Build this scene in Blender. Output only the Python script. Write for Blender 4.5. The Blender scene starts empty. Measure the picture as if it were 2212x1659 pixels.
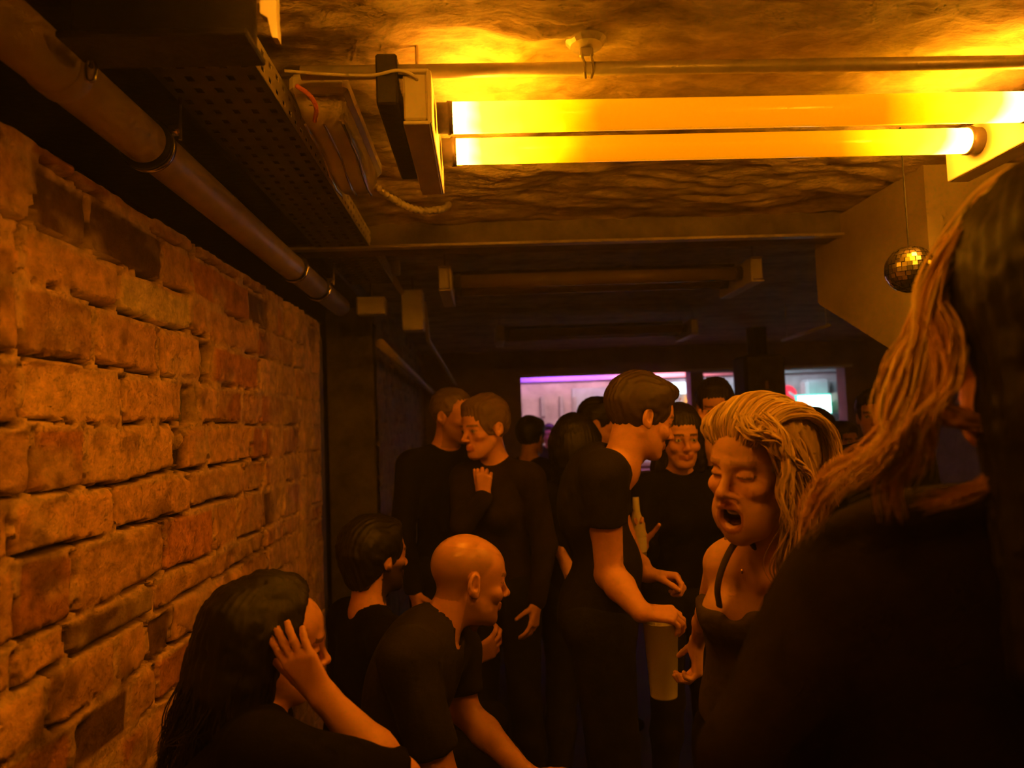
import bpy, math, random
import numpy as np
from mathutils import Matrix, Vector
random.seed(7); RNG = np.random.default_rng(11)
SC = bpy.context.scene
COL = SC.collection
# ------------------------------------------------------------------ camera
F = 1550.; CX, CY = 1106., 829.5
def _nrm(v): v = np.asarray(v, float); return v/np.linalg.norm(v)
_Y = _nrm([1045-CX, -(922-CY), -F])
_Z = np.array([-math.sin(math.radians(2)), math.cos(math.radians(2)), 0.]); _Z = _nrm(_Z-_Z.dot(_Y)*_Y)
RW = np.array([np.cross(_Y, _Z), _Y, _Z])            # camera vector -> world
CAMP = np.array([0, 0, 1.6])
def at(px, py, **k):
    """world point seen at a pixel, on the plane x=, y= or z="""
    (a, val), = k.items(); i = 'xyz'.index(a)
    d = RW @ np.array([px-CX, -(py-CY), -F])
    return CAMP + (val-CAMP[i])/d[i]*d
cam = bpy.data.objects.new('camera', bpy.data.cameras.new('camera'))
COL.objects.link(cam); SC.camera = cam
cam.matrix_world = Matrix([[*RW[0], CAMP[0]], [*RW[1], CAMP[1]], [*RW[2], CAMP[2]], [0, 0, 0, 1]])
cam.data.sensor_width = 36; cam.data.lens = F/2212*36
cam.data.clip_start = .02
cam.data.dof.use_dof = True; cam.data.dof.focus_distance = 1.75; cam.data.dof.aperture_fstop = 3.0
# ------------------------------------------------------------------ world, exposure
W = bpy.data.worlds.new('world'); SC.world = W; W.use_nodes = True
W.node_tree.nodes['Background'].inputs[0].default_value = (.01, .004, .002, 1)
W.node_tree.nodes['Background'].inputs[1].default_value = .3
SC.view_settings.view_transform = 'Standard'; SC.view_settings.look = 'None'
SC.view_settings.gamma = 1; SC.view_settings.use_curve_mapping = False
SC.view_settings.exposure = 0.5
SC.cycles.use_denoising = True; SC.cycles.adaptive_threshold = .12; SC.cycles.adaptive_min_samples = 12
SC.cycles.max_bounces = 4; SC.cycles.diffuse_bounces = 3; SC.cycles.glossy_bounces = 2; SC.cycles.transparent_max_bounces = 6; SC.cycles.volume_bounces = 0
SC.cycles.sample_clamp_indirect = 4
AMBER = (1, .33, .004)
TUBE_END = 76.0; TUBE_MID = .62
# ------------------------------------------------------------------ materials
def mat(name, col=(.5, .5, .5), rough=.6, metal=0, noise=0, nscale=8, bump=0, bscale=40, attr=None, emit=None, es=0, trans=0, alpha=1, ior=1.45, stretch=(1, 1, 1)):
    m = bpy.data.materials.new(name); m.use_nodes = True
    nt = m.node_tree; b = nt.nodes['Principled BSDF']
    b.inputs['Roughness'].default_value = rough; b.inputs['Metallic'].default_value = metal
    b.inputs['Base Color'].default_value = (*col, 1); b.inputs['IOR'].default_value = ior
    b.inputs['Transmission Weight'].default_value = trans; b.inputs['Alpha'].default_value = alpha
    src = None
    if attr:
        a = nt.nodes.new('ShaderNodeVertexColor'); a.layer_name = attr; src = a.outputs[0]
    tc = nt.nodes.new('ShaderNodeTexCoord'); mp = nt.nodes.new('ShaderNodeMapping')
    mp.inputs['Scale'].default_value = stretch
    nt.links.new(tc.outputs['Object'], mp.inputs[0])
    if noise:
        n = nt.nodes.new('ShaderNodeTexNoise'); n.inputs['Scale'].default_value = nscale
        n.inputs['Detail'].default_value = 6; n.inputs['Roughness'].default_value = .65
        nt.links.new(mp.outputs[0], n.inputs['Vector'])
        r = nt.nodes.new('ShaderNodeMapRange'); r.inputs[1].default_value = .3; r.inputs[2].default_value = .7
        r.inputs[3].default_value = 1-noise; r.inputs[4].default_value = 1+noise*.6
        nt.links.new(n.outputs[0], r.inputs[0])
        mx = nt.nodes.new('ShaderNodeVectorMath'); mx.operation = 'SCALE'
        if src: nt.links.new(src, mx.inputs[0])
        else: mx.inputs[0].default_value = col
        nt.links.new(r.outputs[0], mx.inputs['Scale']); src = mx.outputs[0]
    if src: nt.links.new(src, b.inputs['Base Color'])
    if bump:
        n2 = nt.nodes.new('ShaderNodeTexNoise'); n2.inputs['Scale'].default_value = bscale; n2.inputs['Detail'].default_value = 5
        nt.links.new(mp.outputs[0], n2.inputs['Vector'])
        bp = nt.nodes.new('ShaderNodeBump'); bp.inputs['Strength'].default_value = bump; bp.inputs['Distance'].default_value = .01
        nt.links.new(n2.outputs[0], bp.inputs['Height']); nt.links.new(bp.outputs[0], b.inputs['Normal'])
    if emit:
        b.inputs['Emission Color'].default_value = (*emit, 1); b.inputs['Emission Strength'].default_value = es
    return m
M = {}
M['brick'] = mat('brick', attr='col', rough=.85, noise=.38, nscale=26, bump=.5, bscale=90)
M['plaster'] = mat('rough plaster', (.62, .55, .46), .8, noise=.5, nscale=7, bump=.6, bscale=35, stretch=(1, 1.8, 1))
M['dark_plaster'] = mat('dark plaster', (.20, .17, .15), .85, noise=.5, nscale=5, bump=.4, bscale=25)
M['black'] = mat('black paint', (.018, .014, .012), .6, noise=.4, nscale=6, bump=.3)
M['soot'] = mat('black fabric', (.012, .010, .010), .9, noise=.4, nscale=10)
M['steel_dark'] = mat('painted steel', (.10, .08, .07), .5, .3, noise=.4, nscale=9)
M['steel'] = mat('galvanised steel', (.55, .50, .45), .42, .35, noise=.25, nscale=14)
M['zinc'] = mat('shiny zinc', (.75, .72, .68), .22, 1)
M['pvc'] = mat('painted pipe', (.62, .50, .32), .42, noise=.18, nscale=9)
M['cream'] = mat('cream plastic', (.72, .66, .55), .4, noise=.12, nscale=10)
M['clear'] = mat('scratched clear plastic', (.80, .70, .54), .14, alpha=.85, noise=.15)
M['rubber'] = mat('black rubber', (.015, .013, .012), .5)
M['orange_cable'] = mat('orange cable', (.75, .22, .08), .45)
M['wood'] = mat('dark wood', (.10, .055, .03), .55, noise=.4, nscale=5, stretch=(1, 8, 8))
M['floor'] = mat('dark floor', (.022, .017, .014), .8, noise=.4, nscale=4, bump=.2)
M['skin'] = mat('skin', attr='col', rough=.48, noise=.10, nscale=30, bump=.08, bscale=160)
M['skin_shiny'] = mat('skin sheen', attr='col', rough=.30, noise=.08, nscale=30, bump=.05, bscale=160)
M['cup'] = mat('frosted plastic cup', (.85, .76, .60), .35, alpha=.8, noise=.1)
M['beer'] = mat('beer', (.75, .42, .10), .2)
M['barwall'] = mat('whitewashed brick', (.55, .50, .50), .8, noise=.45, nscale=2.2, bump=.5, bscale=12)
M['white'] = mat('white paint', (.8, .8, .8), .5, noise=.1)
M['grey_board'] = mat('grey board', (.4, .4, .42), .6, noise=.2)
M['blonde'] = mat('blonde hair', attr='col', rough=.38)
M['hair'] = mat('hair', attr='col', rough=.55)
M['gold'] = mat('gold', (.9, .6, .25), .25, 1)
def cloth(name, c, r=.9):
    m = mat(name, c, r, noise=.35, nscale=16, bump=.25, bscale=60); m.node_tree.nodes['Principled BSDF'].inputs['Specular IOR Level'].default_value = .12; return m
M['tee'] = cloth('dark tee', (.020, .016, .012)); M['tee_grey'] = cloth('charcoal tee', (.028, .022, .015))
M['blackcloth'] = cloth('black cloth', (.008, .006, .006)); M['coat'] = cloth('dark coat', (.013, .010, .010))
M['olive'] = cloth('olive cloth', (.085, .062, .032)); M['denim'] = cloth('dark denim', (.02, .018, .02))
M['scarf'] = cloth('dark scarf', (.028, .018, .013)); M['shoe'] = cloth('black shoe', (.012, .011, .011), .5)
M['brownknit'] = cloth('black brushed knit', (.022, .014, .008))
# ------------------------------------------------------------------ object helpers
def tag(o, label=None, cat=None, group=None, kind=None):
    if label: o['label'] = label
    if cat: o['category'] = cat
    if group: o['group'] = group
    if kind: o['kind'] = kind
    return o
def empty(name, loc, label=None, cat=None, group=None):
    o = bpy.data.objects.new(name, None); COL.objects.link(o); o.location = loc; o.empty_display_size = .1
    return tag(o, label, cat, group)
def wloc(o):
    p = Vector((0, 0, 0))
    while o is not None: p = p+o.location; o = o.parent
    return np.array(p)
def mesh_obj(name, V, Fc, m, parent=None, col=None, smooth=True, loc=None):
    """one mesh object; V in world coordinates"""
    V = np.asarray(V, float).reshape(-1, 3)
    if loc is None: loc = wloc(parent) if parent else V.mean(0)*[1, 1, 0]+[0, 0, V[:, 2].min()]
    me = bpy.data.meshes.new(name)
    Fc = np.asarray(Fc) if isinstance(Fc, np.ndarray) else Fc
    if isinstance(Fc, np.ndarray):
        n, k = Fc.shape
        me.vertices.add(len(V)); me.vertices.foreach_set('co', (V-loc).ravel())
        me.loops.add(n*k); me.loops.foreach_set('vertex_index', Fc.ravel().astype(np.int32))
        me.polygons.add(n); me.polygons.foreach_set('loop_start', np.arange(0, n*k, k, dtype=np.int32))
        me.update(calc_edges=True)
    else:
        me.from_pydata([tuple(v) for v in (V-loc)], [], Fc)
    if smooth: me.polygons.foreach_set('use_smooth', np.ones(len(me.polygons), bool))
    if col is not None:
        a = me.color_attributes.new('col', 'FLOAT_COLOR', 'POINT')
        c = np.ones((len(V), 4)); c[:, :3] = col; a.data.foreach_set('color', c.ravel())
    me.materials.append(m); me.validate()
    o = bpy.data.objects.new(name, me); COL.objects.link(o)
    if parent: o.parent = parent; o.location = np.asarray(loc)-wloc(parent)
    else: o.location = loc
    return o
class MB:
    def __init__(s): s.v = []; s.f = []; s.c = []
    def add(s, V, Fc, c=None):
        o = len(s.v); s.v += [tuple(map(float, p)) for p in V]; s.f += [tuple(i+o for i in f) for f in Fc]
        s.c += [c or (1, 1, 1)]*len(V); return s
    def box(s, c, d, R=None, bev=.004):
        c = np.array(c, float); h = np.array(d, float)/2; b = min(bev, h.min()*.45)
        V = []; idx = {}
        for sx in (-1, 1):
            for sy in (-1, 1):
                for sz in (-1, 1):
                    sg = np.array([sx, sy, sz])
                    for ax in range(3):
                        q = sg*(h-b); q[ax] = sg[ax]*h[ax]; idx[(sx, sy, sz, ax)] = len(V); V.append(q)
        Fc = []
        for ax in range(3):
            o = [a for a in range(3) if a != ax]
            for s_ in (-1, 1):
                loop = []
                for (u, w) in ((-1, -1), (1, -1), (1, 1), (-1, 1)):
                    k = [0, 0, 0]; k[ax] = s_; k[o[0]] = u; k[o[1]] = w; loop.append(idx[(*k, ax)])
                Fc.append(loop)
            for u in (-1, 1):
                for w in (-1, 1):
                    k1 = [0, 0, 0]; k2 = [0, 0, 0]; k1[ax] = -1; k2[ax] = 1
                    for k in (k1, k2): k[o[0]] = u; k[o[1]] = w
                    Fc.append([idx[(*k1, o[0])], idx[(*k2, o[0])], idx[(*k2, o[1])], idx[(*k1, o[1])]])
        for sx in (-1, 1):
            for sy in (-1, 1):
                for sz in (-1, 1): Fc.append([idx[(sx, sy, sz, a)] for a in range(3)])
        V = np.array(V)
        if R is not None: V = V @ np.asarray(R).T
        return s.add(V+c, Fc)
    def tube(s, pts, r, n=10, cap=True, c=None, flat=1):
        pts = np.array(pts, float); m = len(pts); r = np.broadcast_to(r, (m,)).astype(float)
        t = np.gradient(pts, axis=0); t /= np.linalg.norm(t, axis=1)[:, None]+1e-12
        u = np.cross(t[0], [0, 0, 1.]);
        if np.linalg.norm(u) < 1e-3: u = np.cross(t[0], [0, 1., 0])
        V = []
        for i in range(m):
            u = u-u.dot(t[i])*t[i]; u /= np.linalg.norm(u)+1e-12; w = np.cross(t[i], u)
            for j in range(n):
                a = 2*math.pi*j/n; V.append(pts[i]+r[i]*(math.cos(a)*u+flat*math.sin(a)*w))
        Fc = [(i*n+j, i*n+(j+1) % n, (i+1)*n+(j+1) % n, (i+1)*n+j) for i in range(m-1) for j in range(n)]
        if cap: Fc += [tuple(range(n))[::-1], tuple(range((m-1)*n, m*n))]
        return s.add(V, Fc, c)
    def lathe(s, c, prof, n=24, axis='z', cap=True, c_=None):
        c = np.array(c, float); V = []
        for (r, h) in prof:
            for j in range(n):
                a = 2*math.pi*j/n; p = np.array([r*math.cos(a), r*math.sin(a), h])
                if axis == 'x': p = p[[2, 0, 1]]
                if axis == 'y': p = p[[1, 2, 0]]
                V.append(c+p)
        m = len(prof)
        Fc = [(i*n+j, i*n+(j+1) % n, (i+1)*n+(j+1) % n, (i+1)*n+j) for i in range(m-1) for j in range(n)]
        if cap: Fc += [tuple(range(n))[::-1], tuple(range((m-1)*n, m*n))]
        return s.add(V, Fc, c_)
    def prism(s, poly, a, b, axis):
        """polygon (2D, in the two other axes in order) extruded along axis from a to b"""
        i = 'xyz'.index(axis); o = [k for k in range(3) if k != i]; V = []
        for w in (a, b):
            for p in poly:
                q = [0, 0, 0]; q[i] = w; q[o[0]] = p[0]; q[o[1]] = p[1]; V.append(q)
        n = len(poly)
        return s.add(V, [tuple(range(n))[::-1], tuple(range(n, 2*n))]+[(k, (k+1) % n, n+(k+1) % n, n+k) for k in range(n)])
    def build(s, name, m, parent=None, smooth=False, loc=None, auto=None):
        o = mesh_obj(name, s.v, s.f, m, parent, col=np.array(s.c), smooth=smooth or auto is not None, loc=loc)
        return o
def thing(o, label, cat, group=None): return tag(o, label, cat, group)
def structure(o): o['kind'] = 'structure'; return o
def catmull(P, n=8):
    P = np.array(P, float); P = np.vstack([2*P[0]-P[1], P, 2*P[-1]-P[-2]]); out = []
    for i in range(1, len(P)-2):
        for t in np.linspace(0, 1, n, endpoint=False):
            a, b, c, d = P[i-1:i+3]
            out.append(.5*((2*b)+(c-a)*t+(2*a-5*b+4*c-d)*t*t+(3*b-3*c+d-a)*t**3))
    out.append(P[-2]); return np.array(out)
# ------------------------------------------------------------------ noise
def vnoise(x, y, z=None, seed=0):
    z = np.zeros_like(x) if z is None else z
    xi, yi, zi = np.floor(x), np.floor(y), np.floor(z)
    fx, fy, fz = x-xi, y-yi, z-zi
    fx = fx*fx*(3-2*fx); fy = fy*fy*(3-2*fy); fz = fz*fz*(3-2*fz)
    def h(a, b, c):
        n = (a*127.1+b*311.7+c*74.7+seed*19.19); n = np.sin(n)*43758.5453; return n-np.floor(n)
    def l(c):
        a = h(xi, yi, c)*(1-fx)+h(xi+1, yi, c)*fx; b = h(xi, yi+1, c)*(1-fx)+h(xi+1, yi+1, c)*fx
        return a*(1-fy)+b*fy
    if not np.any(z): return l(zi)
    return l(zi)*(1-fz)+l(zi+1)*fz
def fbm(x, y, z=None, o=4, seed=0):
    s = 0; a = .5
    for k in range(o):
        s = s+a*vnoise(x*2**k, y*2**k, None if z is None else z*2**k, seed+k); a *= .5
    return s
# haze
def haze(dens):
    m = bpy.data.materials.new('club haze'); m.use_nodes = True; nt = m.node_tree; nt.nodes.clear()
    o = nt.nodes.new('ShaderNodeOutputMaterial'); v = nt.nodes.new('ShaderNodeVolumeScatter')
    v.inputs['Density'].default_value = dens; v.inputs['Anisotropy'].default_value = .35; v.inputs['Color'].default_value = (1, .95, .9, 1)
    nt.links.new(v.outputs[0], o.inputs['Volume']); return m
HAZE = .013
# ================================================================== SETTING
XW = -.78
def grid_faces(nu, nv):
    i = np.arange(nu*nv).reshape(nu, nv)
    return np.stack([i[:-1, :-1], i[1:, :-1], i[1:, 1:], i[:-1, 1:]], -1).reshape(-1, 4)
def brick_wall(name, x0, ya, yb, za, zb, step, rows, seed, relief=1., flip=False, streak_from=99):
    """wall facing +x. rows: list of (z_top, z_bottom, [joints in y]) measured courses; the rest is laid by rule"""
    ys = np.arange(ya, yb+step/2, step); zs = np.arange(za, zb+step/2, step)
    Y, Z = np.meshgrid(ys, zs, indexing='ij')
    rg = np.random.default_rng(seed)
    wy = Y+.014*(fbm(Y*9, Z*9, seed=seed+3, o=3)-.47); wz = Z+.016*(fbm(Y*5+9, Z*9+4, seed=seed+5, o=3)-.47)
    H = np.full(Y.shape, -.0035); C = np.zeros(Y.shape+(3,)); mort = np.array([.62, .44, .26]); C[:] = mort
    mn = fbm(Y*14, Z*14, seed=seed+8)
    H += (mn-.4)*.030; H = np.where(fbm(Y*7, Z*7, seed=seed+21) > .50, np.maximum(H, -.004), H)
    allb = []
    for (zt, zbm, js, cs) in rows:
        for k in range(len(js)-1): allb.append((js[k], js[k+1], zbm, zt, cs[k] if k < len(cs) else None))
    YF, ZF, HF, CF, WY, WZ = Y, Z, H, C, wy, wz
    n40 = fbm(Y*40, Z*40, seed=seed+13, o=2); n22 = fbm(Y*22, Z*22, seed=seed+14); n5 = fbm(Y*8, Z*8, seed=seed+15)
    for (a, b, c, d, tone) in allb:
        i0, i1 = np.searchsorted(ys, [a-.03, b+.03]); j0, j1 = np.searchsorted(zs, [c-.03, d+.03])
        if i1-i0 < 2 or j1-j0 < 2: continue
        sl = (slice(i0, i1), slice(j0, j1))
        Y, Z, H, C, wy, wz = YF[sl], ZF[sl], HF[sl], CF[sl], WY[sl], WZ[sl]
        g = .006+.004*rg.random()
        cy, cz = (a+b)/2, (c+d)/2; rot = rg.normal()*.02
        ly = (wy-cy)+(wz-cz)*rot; lz = (wz-cz)-(wy-cy)*rot
        hy, hz = (b-a)/2-g, (d-c)/2-g*.9; rr = .012
        dx = np.abs(ly)-hy+rr; dz = np.abs(lz)-hz+rr
        sd = np.minimum(np.maximum(dx, dz), 0)+np.sqrt(np.maximum(dx, 0)**2+np.maximum(dz, 0)**2)-rr
        sd = sd+.008*(n40[sl]-.4)
        if tone is None: tone = rg.choice(['l', 'm', 'm', 'r', 'r', 'd'] if rg.random() < .8 else ['l'])
        base = {'l': (.68, .42, .19), 'm': (.58, .35, .16), 'r': (.50, .24, .10), 'd': (.14, .08, .045), 'x': (.72, .46, .22), 'k': (.05, .03, .02)}[tone]
        dep = {'d': -.006, 'k': -.05}.get(tone, 0)+rg.normal()*.003
        t = np.clip(-sd/.012, 0, 1); t = t*t*(3-2*t)
        face = dep+(n22[sl]-.47)*.011+ly*rg.normal()*.03
        inside = sd < 0
        Hn = np.where(inside, H*(1-t)+face*t, H)
        low = (lz < -hz*.55) | ((np.abs(ly) > hy*.9) & (n5[sl] > .5))
        crack = (sd > -.004) & (sd < .0065) & low & (n5[sl]+.3*n40[sl] > .40+.16*rg.random())
        Hn = np.where(crack, Hn-.028, Hn)
        HF[sl] = Hn
        jit = 1+.16*rg.normal()
        mix = np.clip(t*1.4, 0, 1)[..., None]*inside[..., None]
        C = C*(1-mix)+np.array(base)*jit*mix
        CF[sl] = np.where(crack[..., None], np.array([.045, .025, .015]), C)
    Y, Z, H, C, wy, wz = YF, ZF, HF, CF, WY, WZ
    lime = np.clip((fbm(Y*6+3, Z*9, seed=seed+31)-.56)*7, 0, 1)[..., None]*.55
    C = C*(1-lime)+np.array([.60, .46, .28])*lime
    dirt = np.clip((fbm(Y*10+30, Z*10, seed=seed+41)-.60)*9, 0, 1)[..., None]*.6
    C = C*(1-dirt)+np.array([.10, .06, .035])*dirt
    st = np.clip((Y-streak_from)*12, 0, 1)
    strk = fbm(Y*30, Z*2.5, seed=seed+51)
    C = C*(1-st[..., None]*.6*np.clip((strk[..., None]-.45)*5, 0, 1))+np.array([.60, .45, .25])*(st[..., None]*.6*np.clip((strk[..., None]-.45)*5, 0, 1))
    pl = st*np.clip((fbm(Y*5, Z*4, seed=seed+71)-.36)*4, .25, .9)
    H = H*(1-pl)+pl*((strk-.5)*.03+(fbm(Y*12, Z*6, seed=seed+73)-.5)*.03)
    C = C*(1-pl[..., None]*.8)+np.array([.60, .42, .22])*(pl[..., None]*.8)*(.55+.9*fbm(Y*14, Z*7, seed=seed+75)[..., None])
    C = C*(.86+.3*fbm(Y*3, Z*3, seed=seed+61)[..., None])
    X = x0+H*relief
    V = np.stack([X, Y, Z], -1).reshape(-1, 3)
    Fc = grid_faces(*Y.shape)
    return V, Fc, np.clip(C.reshape(-1, 3), .01, .95)
def z_at(px, py): return at(px, py, x=XW)[2]
def y_at(px): return at(px, 922, x=XW)[1]
zr = [2.145, z_at(100, 362), z_at(100, 503), z_at(100, 627), z_at(100, 778), z_at(150, 918), z_at(250, 1044), z_at(100, 1195), z_at(200, 1318), z_at(150, 1430), z_at(150, 1545), z_at(350, 1600)]
zr = list(zr[:10])
while zr[-1] > 0: zr.append(zr[-1]-.108)
yj = [[20, 60, 165, 248, 330, 430, 530],
      [20, 70, 200, 352, 420, 540],
      [20, 50, 255, 415, 455, 560],
      [20, 42, 205, 347, 432, 460, 562],
      [20, 45, 265, 392, 425, 470, 525, 566],
      [20, 70, 187, 372, 398, 446, 545, 568],
      [20, 28, 245, 410, 525, 568],
      [20, 35, 160, 352, 460, 512, 568],
      [20, 30, 150, 330, 455, 568]]
tn = ['mrrmm', 'mddlr', 'mlxlm', 'mmmlkr', 'mllkmrl', 'mrxkmlr', 'mmmlm', 'mrlrmm', 'mmdmm']
rows = []; rg0 = random.Random(4)
for k in range(len(zr)-1):
    js = [y_at(p) for p in yj[k]] if k < len(yj) else [y_at(20)]+([y_at(20)+.1] if k % 2 else [])
    cs = list(tn[k]) if k < len(tn) else []
    js[0] = 1.165
    while js[-1] < 3.75: js.append(js[-1]+rg0.choice([.24, .26, .25, .13, .22]))
    rows.append((zr[k], zr[k+1], js, cs))
V, Fc, Cc = brick_wall('wall_left', XW, 1.165, 3.72, 0, 2.14, .0062, rows, 5, streak_from=y_at(575))
# ragged top and rounded far end are real edges of the brickwork
V[:, 0] -= np.clip(V[:, 1]-3.45, 0, 1)**2*2.2
edge = 2.125+.02*vnoise(V[:, 1]*6, V[:, 1]*0)+.008*vnoise(V[:, 1]*31, V[:, 1]*0)
V[:, 2] = np.where(V[:, 2] > 2.10, np.minimum(V[:, 2], edge), V[:, 2])
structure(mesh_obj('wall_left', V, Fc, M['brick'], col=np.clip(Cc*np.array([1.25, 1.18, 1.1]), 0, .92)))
# body of the brick pier behind the relief, nearer recessed bay, and farther projecting bay
structure(MB().box((-.94, 2.44, 1.045), (.25, 2.54, 2.09)).build('wall_left_pier', M['dark_plaster']))
def plain_rows(z1, ya, yb, s):
    r = []; z = z1; g = random.Random(s)
    while z > 0:
        js = [ya]
        while js[-1] < yb: js.append(js[-1]+g.choice([.24, .26, .13]))
        r.append((z, z-.085, js, [])); z -= .085
    return r
V, Fc, Cc = brick_wall('wall_left_near', -.87, -.6, 1.20, .5, 2.2, .012, plain_rows(2.2, -.6, 1.3, 3), 9)
structure(mesh_obj('wall_left_near', V, Fc, M['brick'], col=Cc))
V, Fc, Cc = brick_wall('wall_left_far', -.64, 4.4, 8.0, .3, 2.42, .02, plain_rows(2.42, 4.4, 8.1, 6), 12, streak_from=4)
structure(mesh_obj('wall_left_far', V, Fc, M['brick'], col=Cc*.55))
structure(MB().box((-.80, 6.2, 1.2), (.28, 3.62, 2.4)).build('wall_left_return', M['dark_plaster']))
structure(MB().box((-1.35, 3.4, 1.3), (.3, 9.4, 2.6)).build('wall_left_back', M['black']))
structure(MB().box((1.6, 4.5, -.05), (6.6, 13.6, .1)).build('floor', M['floor']))
# ceiling: rough plaster relief in front, darker behind the beam
def relief(name, xa, xb, ya, yb, z0, step, amp, m, seed, col=None):
    xs = np.arange(xa, xb+step/2, step); ys = np.arange(ya, yb+step/2, step)
    X, Y = np.meshgrid(xs, ys, indexing='ij')
    wx = X+.15*fbm(X*3, Y*3, seed=seed); wy = Y+.12*fbm(X*3+7, Y*3, seed=seed+2)
    n = fbm(wx*5+wy*2.5, wy*11-wx*2, o=5, seed=seed+4)
    ridge = 1-np.abs(2*fbm(wx*4+wy*3, wy*8-wx*3, o=4, seed=seed+6)-1)
    Z = z0-amp*(n-.47)*1.4-amp*.7*(ridge-.8)
    V = np.stack([X, Y, Z], -1).reshape(-1, 3); Fc = grid_faces(*X.shape)[:, ::-1]
    k = fbm(wx*3+5, wy*9, o=5, seed=seed+9).reshape(-1, 1); k2 = fbm(wx*11, wy*22, o=3, seed=seed+12).reshape(-1, 1)
    t = np.clip((k-.42)*5, 0, 1); t2 = np.clip((k2-.50)*6, 0, 1)
    c = np.array([.66, .56, .42])*(1-t*.55)+np.array([.30, .20, .12])*t*.55
    c = c*(1-.25*t2)
    return mesh_obj(name, V, Fc, m, col=c if col is None else c*col)
M['ceil'] = mat('ceiling plaster', attr='col', rough=.8, noise=.35, nscale=14, bump=.5, bscale=50, stretch=(1, 2, 1))
structure(relief('ceiling', -.46, 3.9, .75, 2.87, 2.43, .010, .034, M['ceil'], 3))
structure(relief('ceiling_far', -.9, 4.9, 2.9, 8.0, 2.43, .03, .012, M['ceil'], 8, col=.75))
structure(MB().box((-.83, 4.0, 2.45), (.74, 8.0, .02)).build('ceiling_left', M['black']))
structure(MB().box((1.6, 2.95, 2.56), (6.4, 10.3, .2)).build('ceiling_slab', M['dark_plaster']))
structure(MB().box((4.75, 4.0, 1.25), (.2, 10, 2.5)).build('wall_right', M['dark_plaster']))
structure(MB().box((1.6, -2.1, 1.25), (6.4, .2, 2.5)).build('wall_back', M['dark_plaster']))
# back wall with two pass-through openings into the bar
bw = MB()
for (xa, xb, za, zb) in ((-1.2, .43, 0, 2.46), (4.13, 4.7, 0, 2.46), (2.35, 2.5, 0, 2.46), (.43, 2.35, 2.15, 2.46), (2.5, 4.13, 2.12, 2.46), (.43, 2.35, 0, 1.05), (2.5, 4.13, 0, 1.05)):
    bw.box(((xa+xb)/2, 8.1, (za+zb)/2), (xb-xa, .2, zb-za), bev=.001)
structure(bw.build('wall_far', mat('painted far wall', (.36, .26, .26), .7, noise=.3, nscale=3)))
structure(MB().box((2.3, 7.92, 2.14), (3.75, .05, .03)).build('trim_1', M['white']))
# beam across the ceiling
structure(MB().box((1.4, 2.93, 2.395), (4.4, .13, .13)).build('trim_2', M['dark_plaster']))
structure(MB().box((1.4, 2.855, 2.332), (4.3, .045, .012)).build('trim_3', M['steel']))
# boxed soffit on the right
sf = MB(); sf.prism([(2.30, 1.70), (3.10, 2.09), (3.10, 2.42), (2.30, 2.42)], 1.5, 2.1, 'x')
structure(sf.build('wall_soffit', mat('pale soffit board', (.50, .42, .30), .7, noise=.25, nscale=3)))
# ================================================================== CEILING SERVICES
# black duct along the left
d = MB().box((-.885, 3.9, 2.395), (.44, 7.6, .08), bev=.01).build('ventilation_duct', M['black'])
tag(d, 'long black duct running along the ceiling above the left brick wall', 'duct')
b = MB(); b.box((-.49, 1.14, 2.225), (.29, .10, .012)).box((-.49, 1.14, 2.42), (.29, .10, .012)).box((-.49, 1.14, 2.32), (.29, .014, .19))

b = b.build('steel_beam', M['black']); tag(b, 'black steel beam end crossing the top left corner under the duct', 'beam')
tp = MB(); p0 = [at(px, py, y=1.085) for px, py in ((560, -30), (595, -30), (597, 40), (600, 82), (588, 80), (578, 38), (562, 28))]
n = len(p0); V = [p for p in p0]+[p+np.array([0, .02, 0]) for p in p0]
tp.add(V, [tuple(range(n)), tuple(range(n, 2*n))[::-1]]+[(k, (k+1) % n, n+(k+1) % n, n+k) for k in range(n)])
tag(tp.build('plaster_strip', M['cream'], ), 'torn pale plaster strip hanging at the end of the black steel beam', 'plaster strip')
# big pipe
e = empty('drain_pipe', (-.70, 1.0, 2.23), 'thick tan pipe running along the top of the brick wall', 'pipe')
MB().tube([(-.70, .55, 2.232), (-.70, 1.6, 2.232), (-.70, 2.6, 2.225), (-.70, 3.62, 2.232)], .047, 32).build('pipe_tube', M['pvc'], e, smooth=True)
MB().lathe((-.70, 1.215, 2.232), [(.047, -.02), (.0505, -.018), (.0505, .018), (.047, .02)], 32, 'y').build('coupling', M['pvc'], e, smooth=True)
def clamp(y, bolt=True):
    c = MB(); c.lathe((-.70, y, 2.23), [(.049, -.017), (.056, -.015), (.056, -.006), (.051, -.004), (.051, .004), (.056, .006), (.056, .015), (.049, .017)], 32, 'y')
    o = c.build('pipe_clamp', M['rubber'], e, smooth=True)
    r = MB().lathe((-.70, y+.004, 2.23), [(.0565, -.005), (.0585, -.004), (.0585, .004), (.0565, .005)], 32, 'y'); r.build('clamp_band', M['zinc'], o, smooth=True)
    if bolt:
        k = MB(); k.box((-.643, y, 2.262), (.028, .02, .022)); k.tube([(-.63, y, 2.24), (-.63, y, 2.335)], .004, 8); k.lathe((-.632, y-.012, 2.262), [(.007, -.006), (.007, .002)], 6, 'y')
        k.build('bolt', M['zinc'], o)
clamp(at(318, 300, x=-.7)[1]); clamp(at(686, 622, x=-.7)[1]); clamp(2.72, False)
sh = empty('shackle', tuple(at(195, 120, x=-.62)), 'bright metal shackle hanging above the thick tan pipe', 'shackle')
c0 = np.array(sh.location)
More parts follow.
